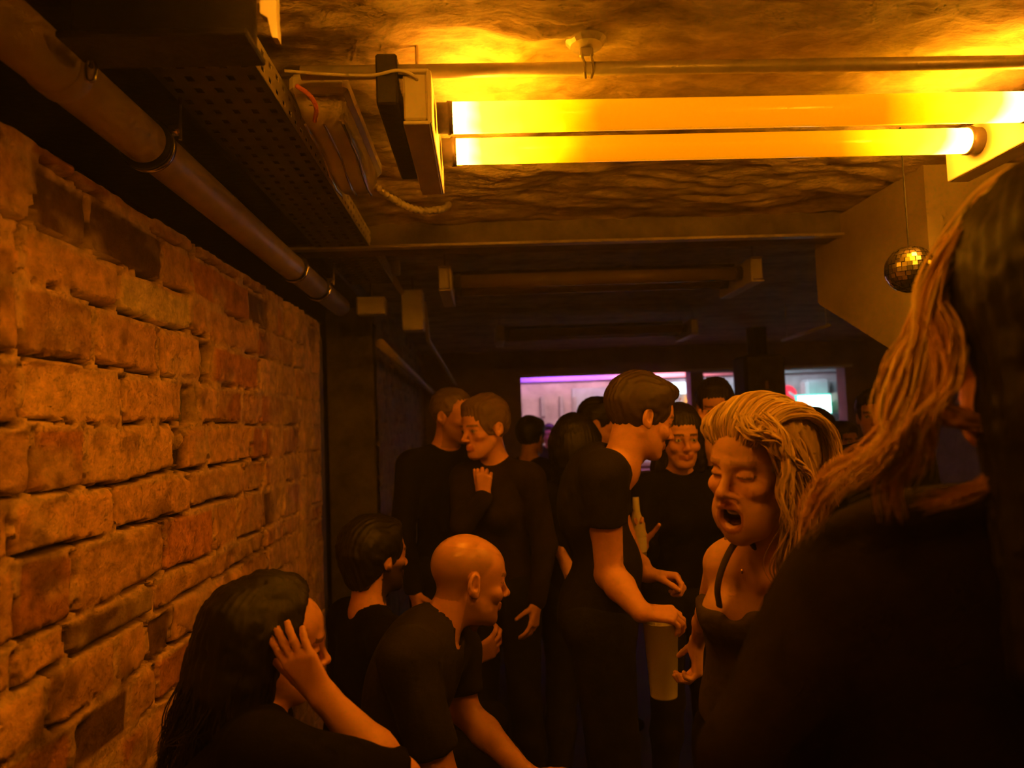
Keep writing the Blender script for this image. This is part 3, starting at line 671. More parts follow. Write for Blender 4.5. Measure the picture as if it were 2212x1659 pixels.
# ---- head, in its own axes: x right, y forward, z up; origin between the ears at eye height
def head_prims(ex='calm', fem=False, old=False):
    j = .92 if fem else 1.
    P = [ell((0, -.014, .036), (.074, .093, .080), k=.01),
         ell((0, .032, -.030), (.056*j, .056, .082), k=.035), ell((0, .040, .040), (.058, .050, .045), k=.03),
         ell((0, .030, -.076), (.050*j, .052, .036), k=.03), ell((0, .072, -.101), (.020*j, .018, .016), k=.022),
         cap((-.052*j, .0, -.045), (-.022, .066, -.098), .016, .013, .02), cap((.052*j, .0, -.045), (.022, .066, -.098), .016, .013, .02),
         cap((-.034, .082, .019), (-.006, .088, .015), .010, k=.016), cap((.034, .082, .019), (.006, .088, .015), .010, k=.016),
         ell((-.043, .062, -.026), (.019, .017, .014), k=.02), ell((.043, .062, -.026), (.019, .017, .014), k=.02)]
    for s in (-1, 1): P.append(ell((s*.032, .097, .000), (.018, .013, .012), k=.014, sub=True))
    lid = .0125
    for s in (-1, 1): P.append(ell((s*.031, .0765, -.001), (.0135, .0135, .0125 if ex != 'shut' else .0105), k=.004))
    if ex in ('shut', 'laugh'):
        for s in (-1, 1): P.append(cap((s*.020, .087, -.004), (s*.043, .081, -.003), .0045, k=.004))
    else:
        for s in (-1, 1): P.append(cap((s*.020, .0885, .0075), (s*.043, .082, .006), .0042, k=.004))
    # nose
    P += [cap((0, .086, .012), (0, .111, -.030), .0075, .0095, .012), ell((0, .113, -.033), (.0105, .010, .009), k=.008),
          ell((-.012, .102, -.037), (.0075, .010, .0065), k=.006), ell((.012, .102, -.037), (.0075, .010, .0065), k=.006)]
    for s in (-1, 1): P.append(ell((s*.0062, .109, -.0435), (.0034, .005, .004), k=.003, sub=True))
    mz = -.062
    if ex in ('laugh',):
        P += [cap((-.030, .066, -.082), (.030, .066, -.082), .022, k=.03), ell((0, .066, -.122), (.026, .022, .020), k=.026)]
        P += [cap((-.038, .056, -.106), (-.036, .060, -.066), .015, k=.022), cap((.038, .056, -.106), (.036, .060, -.066), .015, k=.022)]
        P += [ell((0, .088, -.084), (.0235, .032, .0225), k=.004, sub=True)]
        P += [cap((-.024, .089, -.065), (0, .098, -.0595), .0052, .0058, .004), cap((.024, .089, -.065), (0, .098, -.0595), .0052, .0058, .004)]
        P += [cap((-.021, .084, -.098), (0, .090, -.107), .0056, .0072, .004), cap((.021, .084, -.098), (0, .090, -.107), .0056, .0072, .004)]
        P += [ell((0, .071, -.0745), (.019, .020, .0055), k=.002), ell((0, .066, -.098), (.016, .016, .008), k=.003)]
        for s in (-1, 1): P += [ell((s*.040, .072, -.030), (.019, .017, .014), k=.014), cap((s*.023, .095, -.042), (s*.040, .078, -.076), .0042, k=.012)]
    elif ex == 'smile':
        P += [cap((-.028, .080, -.058), (0, .096, -.063), .0045, .006, .006), cap((.028, .080, -.058), (0, .096, -.063), .0045, .006, .006),
              cap((-.022, .082, -.067), (0, .093, -.072), .0045, .007, .006), cap((.022, .082, -.067), (0, .093, -.072), .0045, .007, .006),
              cap((-.026, .093, -.062), (0, .106, -.067), .0022, k=.002, sub=True), cap((.026, .093, -.062), (0, .106, -.067), .0022, k=.002, sub=True)]
        for s in (-1, 1): P += [ell((s*.040, .070, -.034), (.018, .016, .014), k=.014)]
    else:
        P += [cap((-.021, .084, mz), (0, .097, mz+.002), .0045, .0062, .006), cap((.021, .084, mz), (0, .097, mz+.002), .0045, .0062, .006),
              cap((-.018, .084, mz-.008), (0, .095, mz-.010), .0048, .0075, .006), cap((.018, .084, mz-.008), (0, .095, mz-.010), .0048, .0075, .006),
              cap((-.022, .094, mz-.003), (.022, .094, mz-.003), .0018, k=.002, sub=True), cap((0, .104, mz-.0035), (0, .108, mz-.0035), .003, k=.002, sub=True)]
    # ears
    for s in (-1, 1):
        c, sn = math.cos(s*.35), math.sin(s*.35); R = np.array([[c, -sn, 0], [sn, c, 0], [0, 0, 1.]])
        P += [ell((s*.079, -.012, -.004), (.0085, .020, .031), R, k=.006), ell((s*.0735, -.004, -.018), (.008, .011, .012), k=.008),
              ell((s*.0885, -.009, .002), (.0105, .0125, .020), R, k=.002, sub=True), ell((s*.083, -.006, -.010), (.008, .006, .008), R, k=.002, sub=True), ell((s*.078, -.002, -.031), (.006, .008, .008), k=.005)]
    return P
def xf(prims, c, R, s=1.):
    out = []
    for p in prims:
        q = Pr(p.kind, p.k*s, p.sub)
        if p.kind == 'c': q.a = c+R@p.a*s; q.b = c+R@p.b*s; q.ra = p.ra*s; q.rb = p.rb*s
        elif p.kind == 'e': q.c = c+R@p.c*s; q.r = p.r*s; q.R = R@p.R
        out.append(q)
    return out
def frame(fwd, up=(0, 0, 1), roll=0):
    y = _nrm(fwd); x = _nrm(np.cross(y, up)); z = np.cross(x, y)
    c, s = math.cos(roll), math.sin(roll); x, z = x*c+z*s, z*c-x*s
    return np.stack([x, y, z], 1)
def face_colors(L, skin, ex, brow, beard=None, lip=None, stub=None, browa=.8):
    """paint by place on the head; L = vertices in head axes"""
    x, y, z = L.T; ax = np.abs(x); c = np.tile(np.array(skin, float), (len(L), 1))
    def mix(m, col, a=1.): 
        m = np.clip(m, 0, 1)[:, None]*a; c[:] = c*(1-m)+np.array(col)*m
    rose = np.array(skin)*[1.0, .8, .75]
    mix(np.exp(-(((ax-.042)/.02)**2+((z+.03)/.018)**2))*(y > .03), rose, .5); mix(np.exp(-((x/.014)**2+((z+.034)/.014)**2))*(y > .09), rose, .5)
    lipc = np.array(lip if lip is not None else np.array(skin)*[.80, .52, .50])
    if ex == 'laugh':
        d = np.sqrt((x/.025)**2+((z+.083)/.025)**2); mix(((d > .78) & (d < 1.22) & (y > .078)).astype(float), lipc, .8)
        mix(((d < 1.05) & (y < .083) & (y > .02)).astype(float), (.10, .02, .015)); mix(((ax < .019) & (z > -.082) & (z < -.0695) & (y > .060) & (y < .0935) & (d < 1.02)).astype(float), (.75, .70, .60))
    elif ex == 'smile': mix(((ax < .028) & (z > -.080) & (z < -.056-.004*(1-ax/.028)) & (y > .078)).astype(float), lipc, .8)
    else: mix(((ax < .023) & (z > -.081) & (z < -.057) & (y > .083)).astype(float), lipc, .85)
    bd = np.abs(z-(.0225-.09*np.maximum(ax-.035, 0)+.02*(.035-ax)*(-1))); mix(((bd < .0045) & (ax > .011) & (ax < .050) & (y > .060)).astype(float), brow, browa)
    if ex in ('shut', 'laugh'): mix(((np.abs(z+.0062-(ax-.031)**2*12) < .0022) & (ax > .018) & (ax < .046) & (y > .07)).astype(float), brow, .9)
    else:
        e = ((ax-.031)/.0115)**2+((z+.0005)/.0062)**2; m = (e < 1) & (y > .078); mix(m.astype(float), (.75, .70, .65)); mix((m & (((ax-.031)/.0052)**2+(z/.0055)**2 < 1)).astype(float), (.06, .035, .02)); mix(((e > 1) & (e < 1.5) & (z > 0) & (y > .07)).astype(float), brow, .8)
    if beard is not None:
        m = ((z < -.045) | ((ax > .045) & (z < -.012))) & (y > -.02) & (z > -.14) & ~((ax < .02) & (z > -.076) & (z < -.055)) & ~((ax < .016) & (z > -.045))
        mix(m*np.clip((-.03-z)/.02+(ax > .04), 0, 1), beard[:3], beard[3])
    if stub is not None:
        m = (z > -.05-.0*ax) & (y < .045-.75*np.maximum(.05-z, 0)) & (z < .085) & ((y < .0) | (z > -.005)) & (ax > .0)
        mix(m*np.clip((.10-z)/.05, .0, 1)*np.clip((.045-.75*np.maximum(.05-z, 0)-y)/.015, 0, 1)*(np.sqrt((ax-.078)**2*4+(y+.012)**2+(z+.004)**2*.5) > .026), stub[:3], stub[3])
    return np.clip(c, .003, .9)
def hand_prims(w, d, n, side, curl=(20, 25, 28, 32), spread=.12, thumb=(.55, .75, .25), s=1., tcurl=20):
    """w wrist, d towards the fingers, n the way the palm faces, side +1 right hand / -1 left"""
    w = np.array(w, float); d = _nrm(d); n = np.array(n, float); n = _nrm(n-n.dot(d)*d); t = np.cross(d, n)*side
    P = []
    kn = [(.026, .088), (.009, .092), (-.009, .088), (-.026, .079)]; ln = [.070, .078, .072, .056]
    for (a, b) in kn: P.append(cap(w+t*a*.45*s, w+(t*a+d*b)*s, .0125*s, .0105*s, k=.014*s))
    P.append(ell(w+(d*.03+t*.018+n*.008)*s, (.017*s, .026*s, .013*s), np.stack([t, d, n], 1), k=.014*s))
    for i, (a, b) in enumerate(kn):
        p = w+(t*a+d*b)*s; an = 0.; lat = _nrm(d+t*(1.5-i)*spread)
        for q, fr in enumerate((.46, .30, .24)):
            an += math.radians(curl[i])*(1.0 if q else .9); dd = lat*math.cos(an)+n*math.sin(an)
            e = p+dd*ln[i]*fr*s; r0 = (.0088, .0080, .0072)[q]*s*(.92 if i == 3 else 1); P.append(cap(p, e, r0, r0*.92, k=.0028*s)); p = e
    p = w+(d*.022+t*.022+n*.006)*s; dd = _nrm(d*thumb[0]+t*thumb[1]+n*thumb[2])
    for q, L_ in enumerate((.040, .032, .025)):
        e = p+dd*L_*s; r0 = (.0125, .0098, .0088)[q]*s; P.append(cap(p, e, r0, r0*.85, k=.008*s if q == 0 else .003*s)); p = e
        dd = _nrm(dd+(d*.35+n*.25)*math.radians(tcurl)/.35*.4)
    return P
def strands(bundles, parent, m, base=None, name='hair', V0=None, F0=None, C0=None):
    """locks of hair: each bundle = dict(p=control points, w=spread, n=count, r=radius, c=colour, wave)"""
    b = MB(); rg = np.random.default_rng(5)
    for q in bundles:
        P0 = np.array(q['p'], float); m_ = len(P0); w = np.broadcast_to(q.get('w', .012), (m_,))
        for _ in range(q.get('n', 20)):
            o = rg.normal(size=3); o /= np.linalg.norm(o)+.01; o *= rg.random()**.5; P1 = P0+o*w[:, None]+rg.normal(size=P0.shape)*q.get('j', .0025)
            C_ = catmull(P1, 7); n = len(C_); t = np.linspace(0, 1, n)
            ph = rg.random()*6.3; wa = q.get('wave', .0); u = np.cross(C_[-1]-C_[0], rg.normal(size=3)); u = u/(np.linalg.norm(u)+1e-9)
            C_ = C_+(np.sin(t*q.get('wf', 14)+ph)*wa*t)[:, None]*u
            r = q.get('r', .0026)*(.6+.8*rg.random())*np.clip(np.minimum(t*8+.4, (1-t)*2.4+.12), .12, 1)
            col = np.array(q['c'])*(1+.28*rg.normal()*np.array([1, 1, 1])); b.tube(C_, r, 5, cap=False, c=tuple(np.clip(col, .004, .95)), flat=.6)
    V = np.array(b.v); Fc = np.array(b.f); Cc = np.array(b.c)
    if V0 is not None: Fc = np.vstack([F0, Fc+len(V0)]); V = np.vstack([V0, V]); Cc = np.vstack([C0, Cc])
    return mesh_obj(name, V, Fc, m, parent, col=Cc)
def lerp(a, b, t): return np.array(a)*(1-t)+np.array(b)*t
def figure(label, head, fwd, up=(0, 0, 1), roll=0, s=1., body=None, seated=False, fem=False, ex='calm', skin=(.56, .30, .19), hair='short', haircol=(.035, .022, .014),
           brow=None, beard=None, stub=None, shirt='tee', sleeve=.55, trousers='denim', arms=None, hands=None, pelvis=None, hh=.0045, bh=.012, neck=None, vneck=None,
           bun=None, group=None, base=None, chest=None, knees=None, shoulders=None, skinm='skin', lip=None, hair_extra=None, shirt_cuts=(), armr=1., fore=None, hairh=None, shirt_prims=None, straps=None, wide=1., floor_legs=True):
    head = np.array(head, float); H = frame(fwd, up, roll); brow = brow if brow is not None else tuple(np.array(haircol)*.9+.01)
    bf = _nrm(np.array([*(body if body is not None else np.array(fwd)[:2]), 0.])); br = np.cross(bf, [0, 0, 1.])
    hw = (.165 if fem else .185)*wide
    nb = np.array(neck, float) if neck is not None else head+H@np.array([0, -.030, -.155])*s+bf*-.01
    sc = nb+np.array([0, 0, -.045])
    if seated: pe = np.array(pelvis, float)
    else: pe = np.array(pelvis, float) if pelvis is not None else np.array([nb[0], nb[1], nb[2]*.655])-bf*.02
    if chest is None: chest = lerp(sc, pe, .30)+bf*.02
    chest = np.array(chest, float); waist = lerp(sc, pe, .66)+bf*.005
    up_t = _nrm(sc-pe); RT = np.stack([br, np.cross(up_t, br), up_t], 1); RT[:, 0] = _nrm(RT[:, 0]-RT[:, 0].dot(up_t)*up_t); RT[:, 1] = np.cross(RT[:, 2], RT[:, 0])
    sR = sc+br*hw+np.array([0, 0, -.015]); sL = sc-br*hw+np.array([0, 0, -.015])
    if shoulders: sR, sL = map(lambda q: np.array(q, float), shoulders)
    g = .9 if fem else 1.
    TL = np.linalg.norm(sc-pe)
    tor = [ell(chest, (.150*g*wide, .105*g, .30*TL+.04), RT, k=.03), ell(waist, (.128*g*wide, .098*g, .25*TL+.03), RT, k=.06), ell(pe+[0, 0, .02], (.160*g*wide, .115*g, .12), RT, k=.05),
           cap(sR-br*.02, sL+br*.02, .056*g*armr, k=.04), cap(lerp(nb, sR, .12)+[0, 0, .012], lerp(nb, sR, .8), .040*g, .046*g, .03), cap(lerp(nb, sL, .12)+[0, 0, .012], lerp(nb, sL, .8), .040*g, .046*g, .03)]
    if fem: tor += [ell(chest+bf*.075+br*q*.065-up_t*.02, (.055, .055, .055), k=.03) for q in (-1, 1)]
    A = arms or {}
    arm = {}
    for nm, S, sg in (('R', sR, 1), ('L', sL, -1)):
        e_, w_ = A.get(nm, (None, None))
        if e_ is None: e_ = S+br*sg*.045+bf*-.01+[0, 0, -.29*g]
        if w_ is None: w_ = np.array(e_)+bf*.09+[0, 0, -.235*g]
        arm[nm] = (S, np.array(e_, float), np.array(w_, float))
    ga = g*armr
    def armp(S, e_, w_): return [cap(S, e_, .050*ga, .040*ga, .02), cap(e_, lerp(e_, w_, .35), .039*ga, .041*ga, .015), cap(lerp(e_, w_, .35), w_, .041*ga, .026*ga, .015)]
    hips = [pe+br*.09*g, pe-br*.09*g]
    if seated:
        kn_ = [np.array(k, float) for k in knees] if knees else [pe+bf*.46+br*.13, pe+bf*.46-br*.13]
        an_ = [np.array([k[0], k[1], .09])-bf*.04 for k in kn_]
    else:
        kn_ = [np.array([h[0], h[1], pe[2]*.52])+bf*.03+br*sg*.02 for h, sg in zip(hips, (1, -1))]; an_ = [np.array([h[0], h[1], .09])+br*sg*.04 for h, sg in zip(hips, (1, -1))]
    leg = []
    for h, k, a in zip(hips, kn_, an_): leg += [cap(h, k, .086*g, .056*g, .03), cap(k, lerp(k, a, .35), .054*g, .056*g, .02), cap(lerp(k, a, .35), a, .056*g, .036*g, .02)]
    HP = xf(head_prims(ex, fem), head, H, s)
    nk = [cap(head+H@np.array([0, -.030, -.050])*s, nb, .050*g*s, .058*g, .030)]
    if not fem: nk.append(ell(head+H@np.array([0, .032, -.125])*s, (.010, .010, .012), k=.01))
    base = np.array(base if base is not None else [pe[0], pe[1], 0.]); 
    root = empty('person', base, label, 'person', group)
    torso_in = [Pr(p.kind, p.k, p.sub, **{k_: v for k_, v in p.__dict__.items() if k_ not in ('kind', 'k', 'sub')}) for p in tor]
    allp = torso_in+armp(*arm['R'])+armp(*arm['L'])+leg+nk
    foot = [cap(a+[0, 0, -.045], a+bf*.15+[0, 0, -.055], .036, .028, .02) for a in an_]
    HD = {}
    for nm, sg in (('R', 1), ('L', -1)):
        q = dict((hands or {}).get(nm, {})); w_ = arm[nm][2]
        dd = q.pop('d', _nrm(arm[nm][2]-arm[nm][1])); nn = q.pop('n', -br*sg if abs(dd[2]) > .6 else np.array([0, 0, -1.]))
        HD[nm] = (w_, hand_prims(w_, dd, nn, sg, s=.92 if fem else 1.02, **q), dd)
    hc = head+H@np.array([0, .01, -.01])*s; hr = .165*s
    fine = [(hc, hr, HP+nk+tor[3:], hh)]
    for nm in 'RL':
        w_, hp_, dd = HD[nm]; fine.append((w_+dd*.075, .135, hp_+armp(*arm[nm])[1:], max(hh*.9, .0032)))
    Vs, Fs_, off = [], [], 0
    V, Fc = surf(allp+foot, bh)
    V = smoothv(V, Fc, 1)
    keep = np.ones(len(Fc), bool); cen = V[Fc].mean(1)
    for (c_, r_, _, _) in fine: keep &= np.linalg.norm(cen-c_, axis=1) > r_-.004
    Vs.append(V); Fs_.append(Fc[keep]); off = len(V)
    hi_ = None
    for i, (c_, r_, pp, h_) in enumerate(fine):
        V, Fc = surf(pp, h_, c_-r_-.02, c_+r_+.02)
        if len(V) == 0: continue
        V = smoothv(V, Fc, 1) if i == 0 else V
        cen = V[Fc].mean(1); Fc = Fc[np.linalg.norm(cen-c_, axis=1) < r_+.004]
        if i == 0: hi_ = (off, off+len(V))
        Vs.append(V); Fs_.append(Fc+off); off += len(V)
    V = np.vstack(Vs); Fc = np.vstack(Fs_); Cc = np.tile(np.array(skin, float), (len(V), 1))
    L = (V[hi_[0]:hi_[1]]-head)@H/s; Cc[hi_[0]:hi_[1]] = face_colors(L, skin, ex, brow, beard, lip, stub, .4 if ex == 'laugh' else .8)
    used = np.zeros(len(V), bool); used[Fc.ravel()] = True; rm = np.cumsum(used)-1
    bo = mesh_obj('body', V[used], rm[Fc], M[skinm], root, col=Cc[used]*(1+.12*(fbm(*(V[used]*18).T, o=3)-.45)[:, None]))
    # clothing follows the body a little outside it
    def garment(name, prims, m, grow, h, cuts, fold=.005):
        V, Fc = surf(prims+list(cuts), h, grow=grow); V = smoothv(V, Fc, 1); N = vnormals(V, Fc)
        f = fbm(V[:, 0]*11+V[:, 2]*4, V[:, 1]*11, V[:, 2]*7-V[:, 0]*5, o=3, seed=3)+.5*np.abs(2*fbm(V[:, 0]*17+V[:, 2]*9, V[:, 1]*17, V[:, 2]*6, o=2, seed=9)-.8)
        V = V+N*((f-.6)*fold)[:, None]
        return mesh_obj(name, V, Fc, m, root)
    if shirt:
        sp = []; arm_c = []
        cuts_ = [cut(pe-up_t*.07, -up_t, .40)]
        if sleeve > 0:
            for nm in 'RL':
                S, e_, w_ = arm[nm]
                if sleeve <= 1:
                    ee = lerp(S, e_, sleeve); sp += [cap(S, ee+_nrm(ee-S)*.06, .054*g*armr, .051*g*armr, .025), cut(ee, _nrm(ee-S), .13)]
                else:
                    t = min(sleeve-1, .97); sp += [cap(S, e_, .054*g, .045*g, .025), cap(e_, lerp(e_, w_, t), .045*g, .032*g, .02)]
        cuts_.append(ell(nb+[0, 0, .045]+bf*.015, (.072*g, .074*g, .055), k=.006, sub=True))
        if vneck is not None: cuts_.append(cap(nb+bf*.03+[0, 0, .03], nb+vneck, .056*g, .006, .006, sub=True))
        sp += tor
        sh_ = garment('shirt', sp+(shirt_prims or []), M[shirt], .009, min(.009, bh), cuts_+list(shirt_cuts))
    tp_ = [ell(pe+[0, 0, .0], (.162*g*wide, .118*g, .115), RT, k=.05)]+[cap(p.a, p.b, p.ra*1.06, p.rb*1.10, .03) for p in leg]
    garment('trousers', tp_, M[trousers], .010, .016, [], .008)
    for a in an_:
        Vq, Fq = surf([cap(a+[0, 0, -.04], a+bf*.16+[0, 0, -.055], .043, .034, .02), cap(a+[0, 0, -.02], a+[0, 0, -.05], .045, .045, .02), cut(a+[0, 0, -.088], (0, 0, -1), .3)], .012)
        mesh_obj('shoe', Vq, Fq, M['shoe'], root)
    # hair
    if hair:
        hg = hairh or max(hh, .0045); up_l = .018 if hair != 'crop' else .006
        hpz = [ell((0, -.018, .042), (.079+up_l*.6, .099+up_l*.6, .084+up_l), k=.01)]
        if hair == 'short': hpz += [ell((0, .030, .098), (.060, .055, .030), k=.02), cap((-.05, .03, .075), (.05, .03, .075), .03, k=.02)]
        if hair in ('long', 'bob'):
            zz = -.30 if hair == 'long' else -.13
            hpz += [cap((-.065, -.03, .03), (-.085, -.035, zz), .038, .034, .03), cap((.065, -.03, .03), (.085, -.035, zz), .038, .034, .03), cap((0, -.065, .0), (0, -.085, zz-.03), .060, .055, .04)]
        hpz += [ell((0, .092, -.062), (.066, .064, .118), k=.012, sub=True), ell((0, .120, .0), (.050, .055, .062), k=.012, sub=True)]
        if hair in ('short', 'crop'): hpz += [ell((0, .02, -.105), (.12, .095, .082), k=.012, sub=True), ell((-.090, -.004, -.012), (.026, .026, .034), k=.006, sub=True), ell((.090, -.004, -.012), (.026, .026, .034), k=.006, sub=True),
                                            ell((0, -.06, -.14), (.1, .1, .07), k=.012, sub=True)]
        if fore is not None: hpz += [ell(fore[0], fore[1], k=.012, sub=True)]
        if bun is not None: hpz += [ell(bun[0], bun[1], k=.02)]
        if hair_extra: hpz += hair_extra
        Vh, Fh = surf(xf(hpz, head, H, s), hg); 
        N = vnormals(Vh, Fh); Lh = (Vh-head)@H/s
        a = np.arctan2(Lh[:, 0], Lh[:, 1]+.02)
        st_ = np.sin(Lh[:, 0]*420+6*fbm(*(Lh*22).T, o=2)) if hair in ('short', 'crop') else np.sin(a*46+7*fbm(*(Lh*12).T, o=2))
        Vh = Vh+N*((fbm(*(Lh*38).T, o=3, seed=4)-.45)*.014+st_*.0015)[:, None]
        Ch = np.array(haircol)*(1+.5*(fbm(Lh[:, 0]*90, Lh[:, 1]*20, Lh[:, 2]*20, o=2)-.4)[:, None])
        mesh_obj('hair', Vh, Fh, M['hair'], root, col=np.clip(Ch, .004, .9))
    return dict(root=root, head=head, H=H, s=s, arm=arm, nb=nb, sR=sR, sL=sL, br=br, bf=bf, pe=pe, chest=chest, sc=sc)
SK = (.76, .37, .20)
# ================================================================== THE PEOPLE
# bald man seated on the bench, leaning forward
hK = at(1012, 1250, y=1.90)
K = figure('seated bald man in a charcoal V-neck T-shirt leaning forward in profile', hK, (.93, .34, -.16), s=.98, body=(1, .12), seated=True,
           pelvis=(-.34, 1.80, .585), neck=hK+[-.105, -.03, -.165], ex='smile', hair=None, stub=(.22, .13, .08, .55), brow=(.15, .09, .05), beard=(.30, .17, .10, .45),
           shirt='tee_grey', sleeve=.74, vneck=at(1002, 1392, y=1.79)-(hK+[-.105, -.03, -.165]), skin=SK, skinm='skin_shiny', hh=.0030, bh=.009,
           shoulders=(at(880, 1425, y=1.70), at(985, 1400, y=2.06)), chest=(-.20, 1.86, .98),
           arms={'R': (at(958, 1700, y=1.68), at(1040, 1790, y=1.72)), 'L': (at(1003, 1535, y=2.03), at(1135, 1672, y=1.95))}, hands={'R': dict(curl=(35, 35, 38, 40)), 'L': dict(curl=(25, 28, 30, 34))},
           knees=((.16, 1.66, .52), (.16, 2.02, .52)))
# seated woman, hand over her cheek
hL = at(590, 1388, y=1.40)
elb = at(868, 1690, y=1.28); wr = at(702, 1508, y=1.285)
Lw = figure('seated dark-haired woman in black resting her face in her hand', hL, (.90, .36, -.18), roll=-.08, s=.93, fem=True, body=(1, .05), seated=True, pelvis=(-.52, 1.22, .60), neck=hL+[-.06, -.01, -.17],
            ex='shut', hair='long', haircol=(.012, .008, .006), shirt='blackcloth', sleeve=.97, skin=SK, hh=.0028, bh=.009, chest=(-.48, 1.26, .90), brow=(.06, .03, .02),
            shoulders=(at(560, 1640, y=1.18), at(560, 1560, y=1.46)),
            arms={'R': (elb, wr)}, hands={'R': dict(d=at(612, 1375, y=1.29)-wr, n=np.array([.25, 1, .1]), curl=(6, 7, 9, 12), spread=.05, thumb=(.9, .38, .1), tcurl=8)},
            knees=((-.02, 1.10, .52), (.0, 1.40, .52)),
            hair_extra=[ell((.0, -.075, -.05), (.11, .085, .14), k=.04), ell((.045, -.085, .05), (.05, .05, .06), k=.04), ell((.0, -.055, .038), (.090, .095, .076), k=.02)], fore=((0, .112, .055), (.095, .098, .080)))
hb = []
for i in range(26):
    a = RNG.random()*2.6+.3; z0 = .035-.15*RNG.random(); p = np.array([math.cos(a)*.10, -abs(math.sin(a))*.12-.02, z0]); q = p*[1.12, 1.12, 1]+[0, -.005, -.10]; r = q+RNG.normal(size=3)*.02+[0, 0, -.11]
    hb.append(dict(p=[Lw['head']+Lw['H']@(v*.95) for v in (p*.85, p, q, r)], w=.012, n=9, r=.0016, c=(.016, .010, .007), wave=.008, wf=22))
strands(hb, Lw['root'], M['hair'], name='hair_curls')
# man seated behind, seen from the back
hJ = at(814, 1204, y=2.42)
J = figure('seated dark-haired bearded man in black behind the bald man', hJ, (.72, .66, .0), s=1.0, body=(.8, .5), seated=True, pelvis=(-.42, 2.42, .60), neck=hJ+[-.03, -.03, -.165],
           hair='short', haircol=(.012, .008, .006), beard=(.03, .018, .012, .95), shirt='blackcloth', sleeve=1.6, skin=SK, hh=.004, bh=.011, knees=((.02, 2.36, .52), (-.02, 2.72, .52)),
           arms={'R': (at(905, 1440, y=2.25), at(1010, 1428, y=2.32))}, hands={'R': dict(d=np.array([.8, .2, .35]), n=np.array([0, .9, .3]), curl=(30, 32, 35, 38))},
           hair_extra=[ell((0, -.05, .03), (.088, .085, .10), k=.03), ell((0, -.07, -.04), (.065, .04, .06), k=.03)])
# standing man in the dark T-shirt
hC = at(1384, 902, y=2.2)
wC = at(1384, 1322, y=1.99); eC = at(1316, 1238, y=2.12)
cupc = at(1430, 1412, y=2.01)
C_ = figure('tall man in a dark T-shirt smiling and holding a plastic cup', hC, (.93, .20, -.30), s=1.0, body=(1, -.05), neck=hC+[-.070, -.01, -.160], pelvis=at(1290, 1330, y=2.28), ex='smile',
            hair='short', haircol=(.050, .030, .013), shirt='tee', sleeve=.50, skin=SK, hh=.0034, bh=.010, wide=1.08, armr=1.05, chest=at(1282, 1075, y=2.26), shoulders=(at(1303, 1025, y=2.08), at(1295, 1015, y=2.42)),
            arms={'R': (eC, wC), 'L': (at(1365, 1215, y=2.46), at(1398, 1240, y=2.28))},
            hands={'R': dict(d=np.array([1, .0, -.12]), n=np.array([-.1, .35, -.9]), curl=(38, 40, 42, 44), spread=.06, thumb=(.55, .5, .6)), 'L': dict(d=np.array([.8, -.3, -.1]), n=np.array([.1, -.5, -.8]), curl=(55, 58, 60, 62), thumb=(.8, .3, .4))},
            hair_extra=[ell((0, .05, .100), (.050, .050, .028), k=.02)])
cup = empty('plastic_cup', cupc-[0, 0, .10], 'frosted plastic cup held by the tall dark T-shirt man', 'cup')
cz = np.array(cupc); T = np.array([.10, 0, -1.]); 
CH = .115
MB().lathe(cz, [(.001, -CH), (.036, -CH), (.037, -CH+.004), (.048, CH*.75), (.0505, CH*.76), (.0505, CH*.78), (.046, CH*.76), (.034, -CH+.008), (.001, -CH+.008)], 36, cap=False).build('cup_wall', M['cup'], cup, smooth=True)
MB().lathe(cz, [(.001, -CH+.009), (.033, -CH+.009), (.041, .01), (.001, .012)], 28, cap=False).build('drink', M['beer'], cup, smooth=True)
# blonde woman laughing
hB = at(1640, 1004, y=1.36)
B = figure('laughing blonde woman in an olive halter top with closed eyes', hB, (-.84, -.52, -.12), roll=.10, s=1.0, fem=True, body=(-.42, -.90), wide=.78, armr=.66, neck=hB+[.022, .055, -.180], ex='laugh', hair=None, haircol=(.55, .36, .14), brow=(.30, .17, .08),
           shirt=None, skin=(.86, .47, .26), trousers='blackcloth', hh=.0026, bh=.008, lip=(.50, .16, .10), shoulders=(at(1554, 1218, y=1.50), at(1712, 1240, y=1.36)), pelvis=at(1672, 1600, y=1.56), chest=at(1652, 1290, y=1.50),
           arms={'R': (at(1526, 1325, y=1.66), at(1506, 1384, y=1.82)), 'L': (at(1760, 1430, y=1.34), at(1790, 1600, y=1.26))}, hands={'R': dict(d=np.array([-.02, .1, -.9]), n=np.array([-.9, .1, .1]), curl=(45, 48, 52, 56))})
fB, rB, peB, scB, nbB = B['bf'], B['br'], B['pe'], B['sc'], B['nb']
upB = _nrm(scB-peB)
RB = np.stack([rB, np.cross(upB, rB), upB], 1)
vb = at(1608, 1300, y=1.395); cB = B['chest']
tp1 = [ell(cB, (.137, .099, .125), RB, k=.03), ell(lerp(cB, peB, .5), (.122, .094, .18), RB, k=.06), ell(peB+[0, 0, .05], (.148, .108, .14), RB, k=.05)]+[ell(cB+fB*.075+rB*q*.065-upB*.02, (.058, .058, .058), k=.03) for q in (-1, 1)]
Vt, Ft = surf(tp1+[ell(at(1604, 1262, y=1.36), (.044, .12, .092), k=.008, sub=True), cut([scB[0], scB[1], at(1600, 1325, y=1.40)[2]], (0, 0, 1), .25)], .007, grow=.006)
mesh_obj('halter_top', smoothv(Vt, Ft, 1), Ft, M['olive'], B['root'])
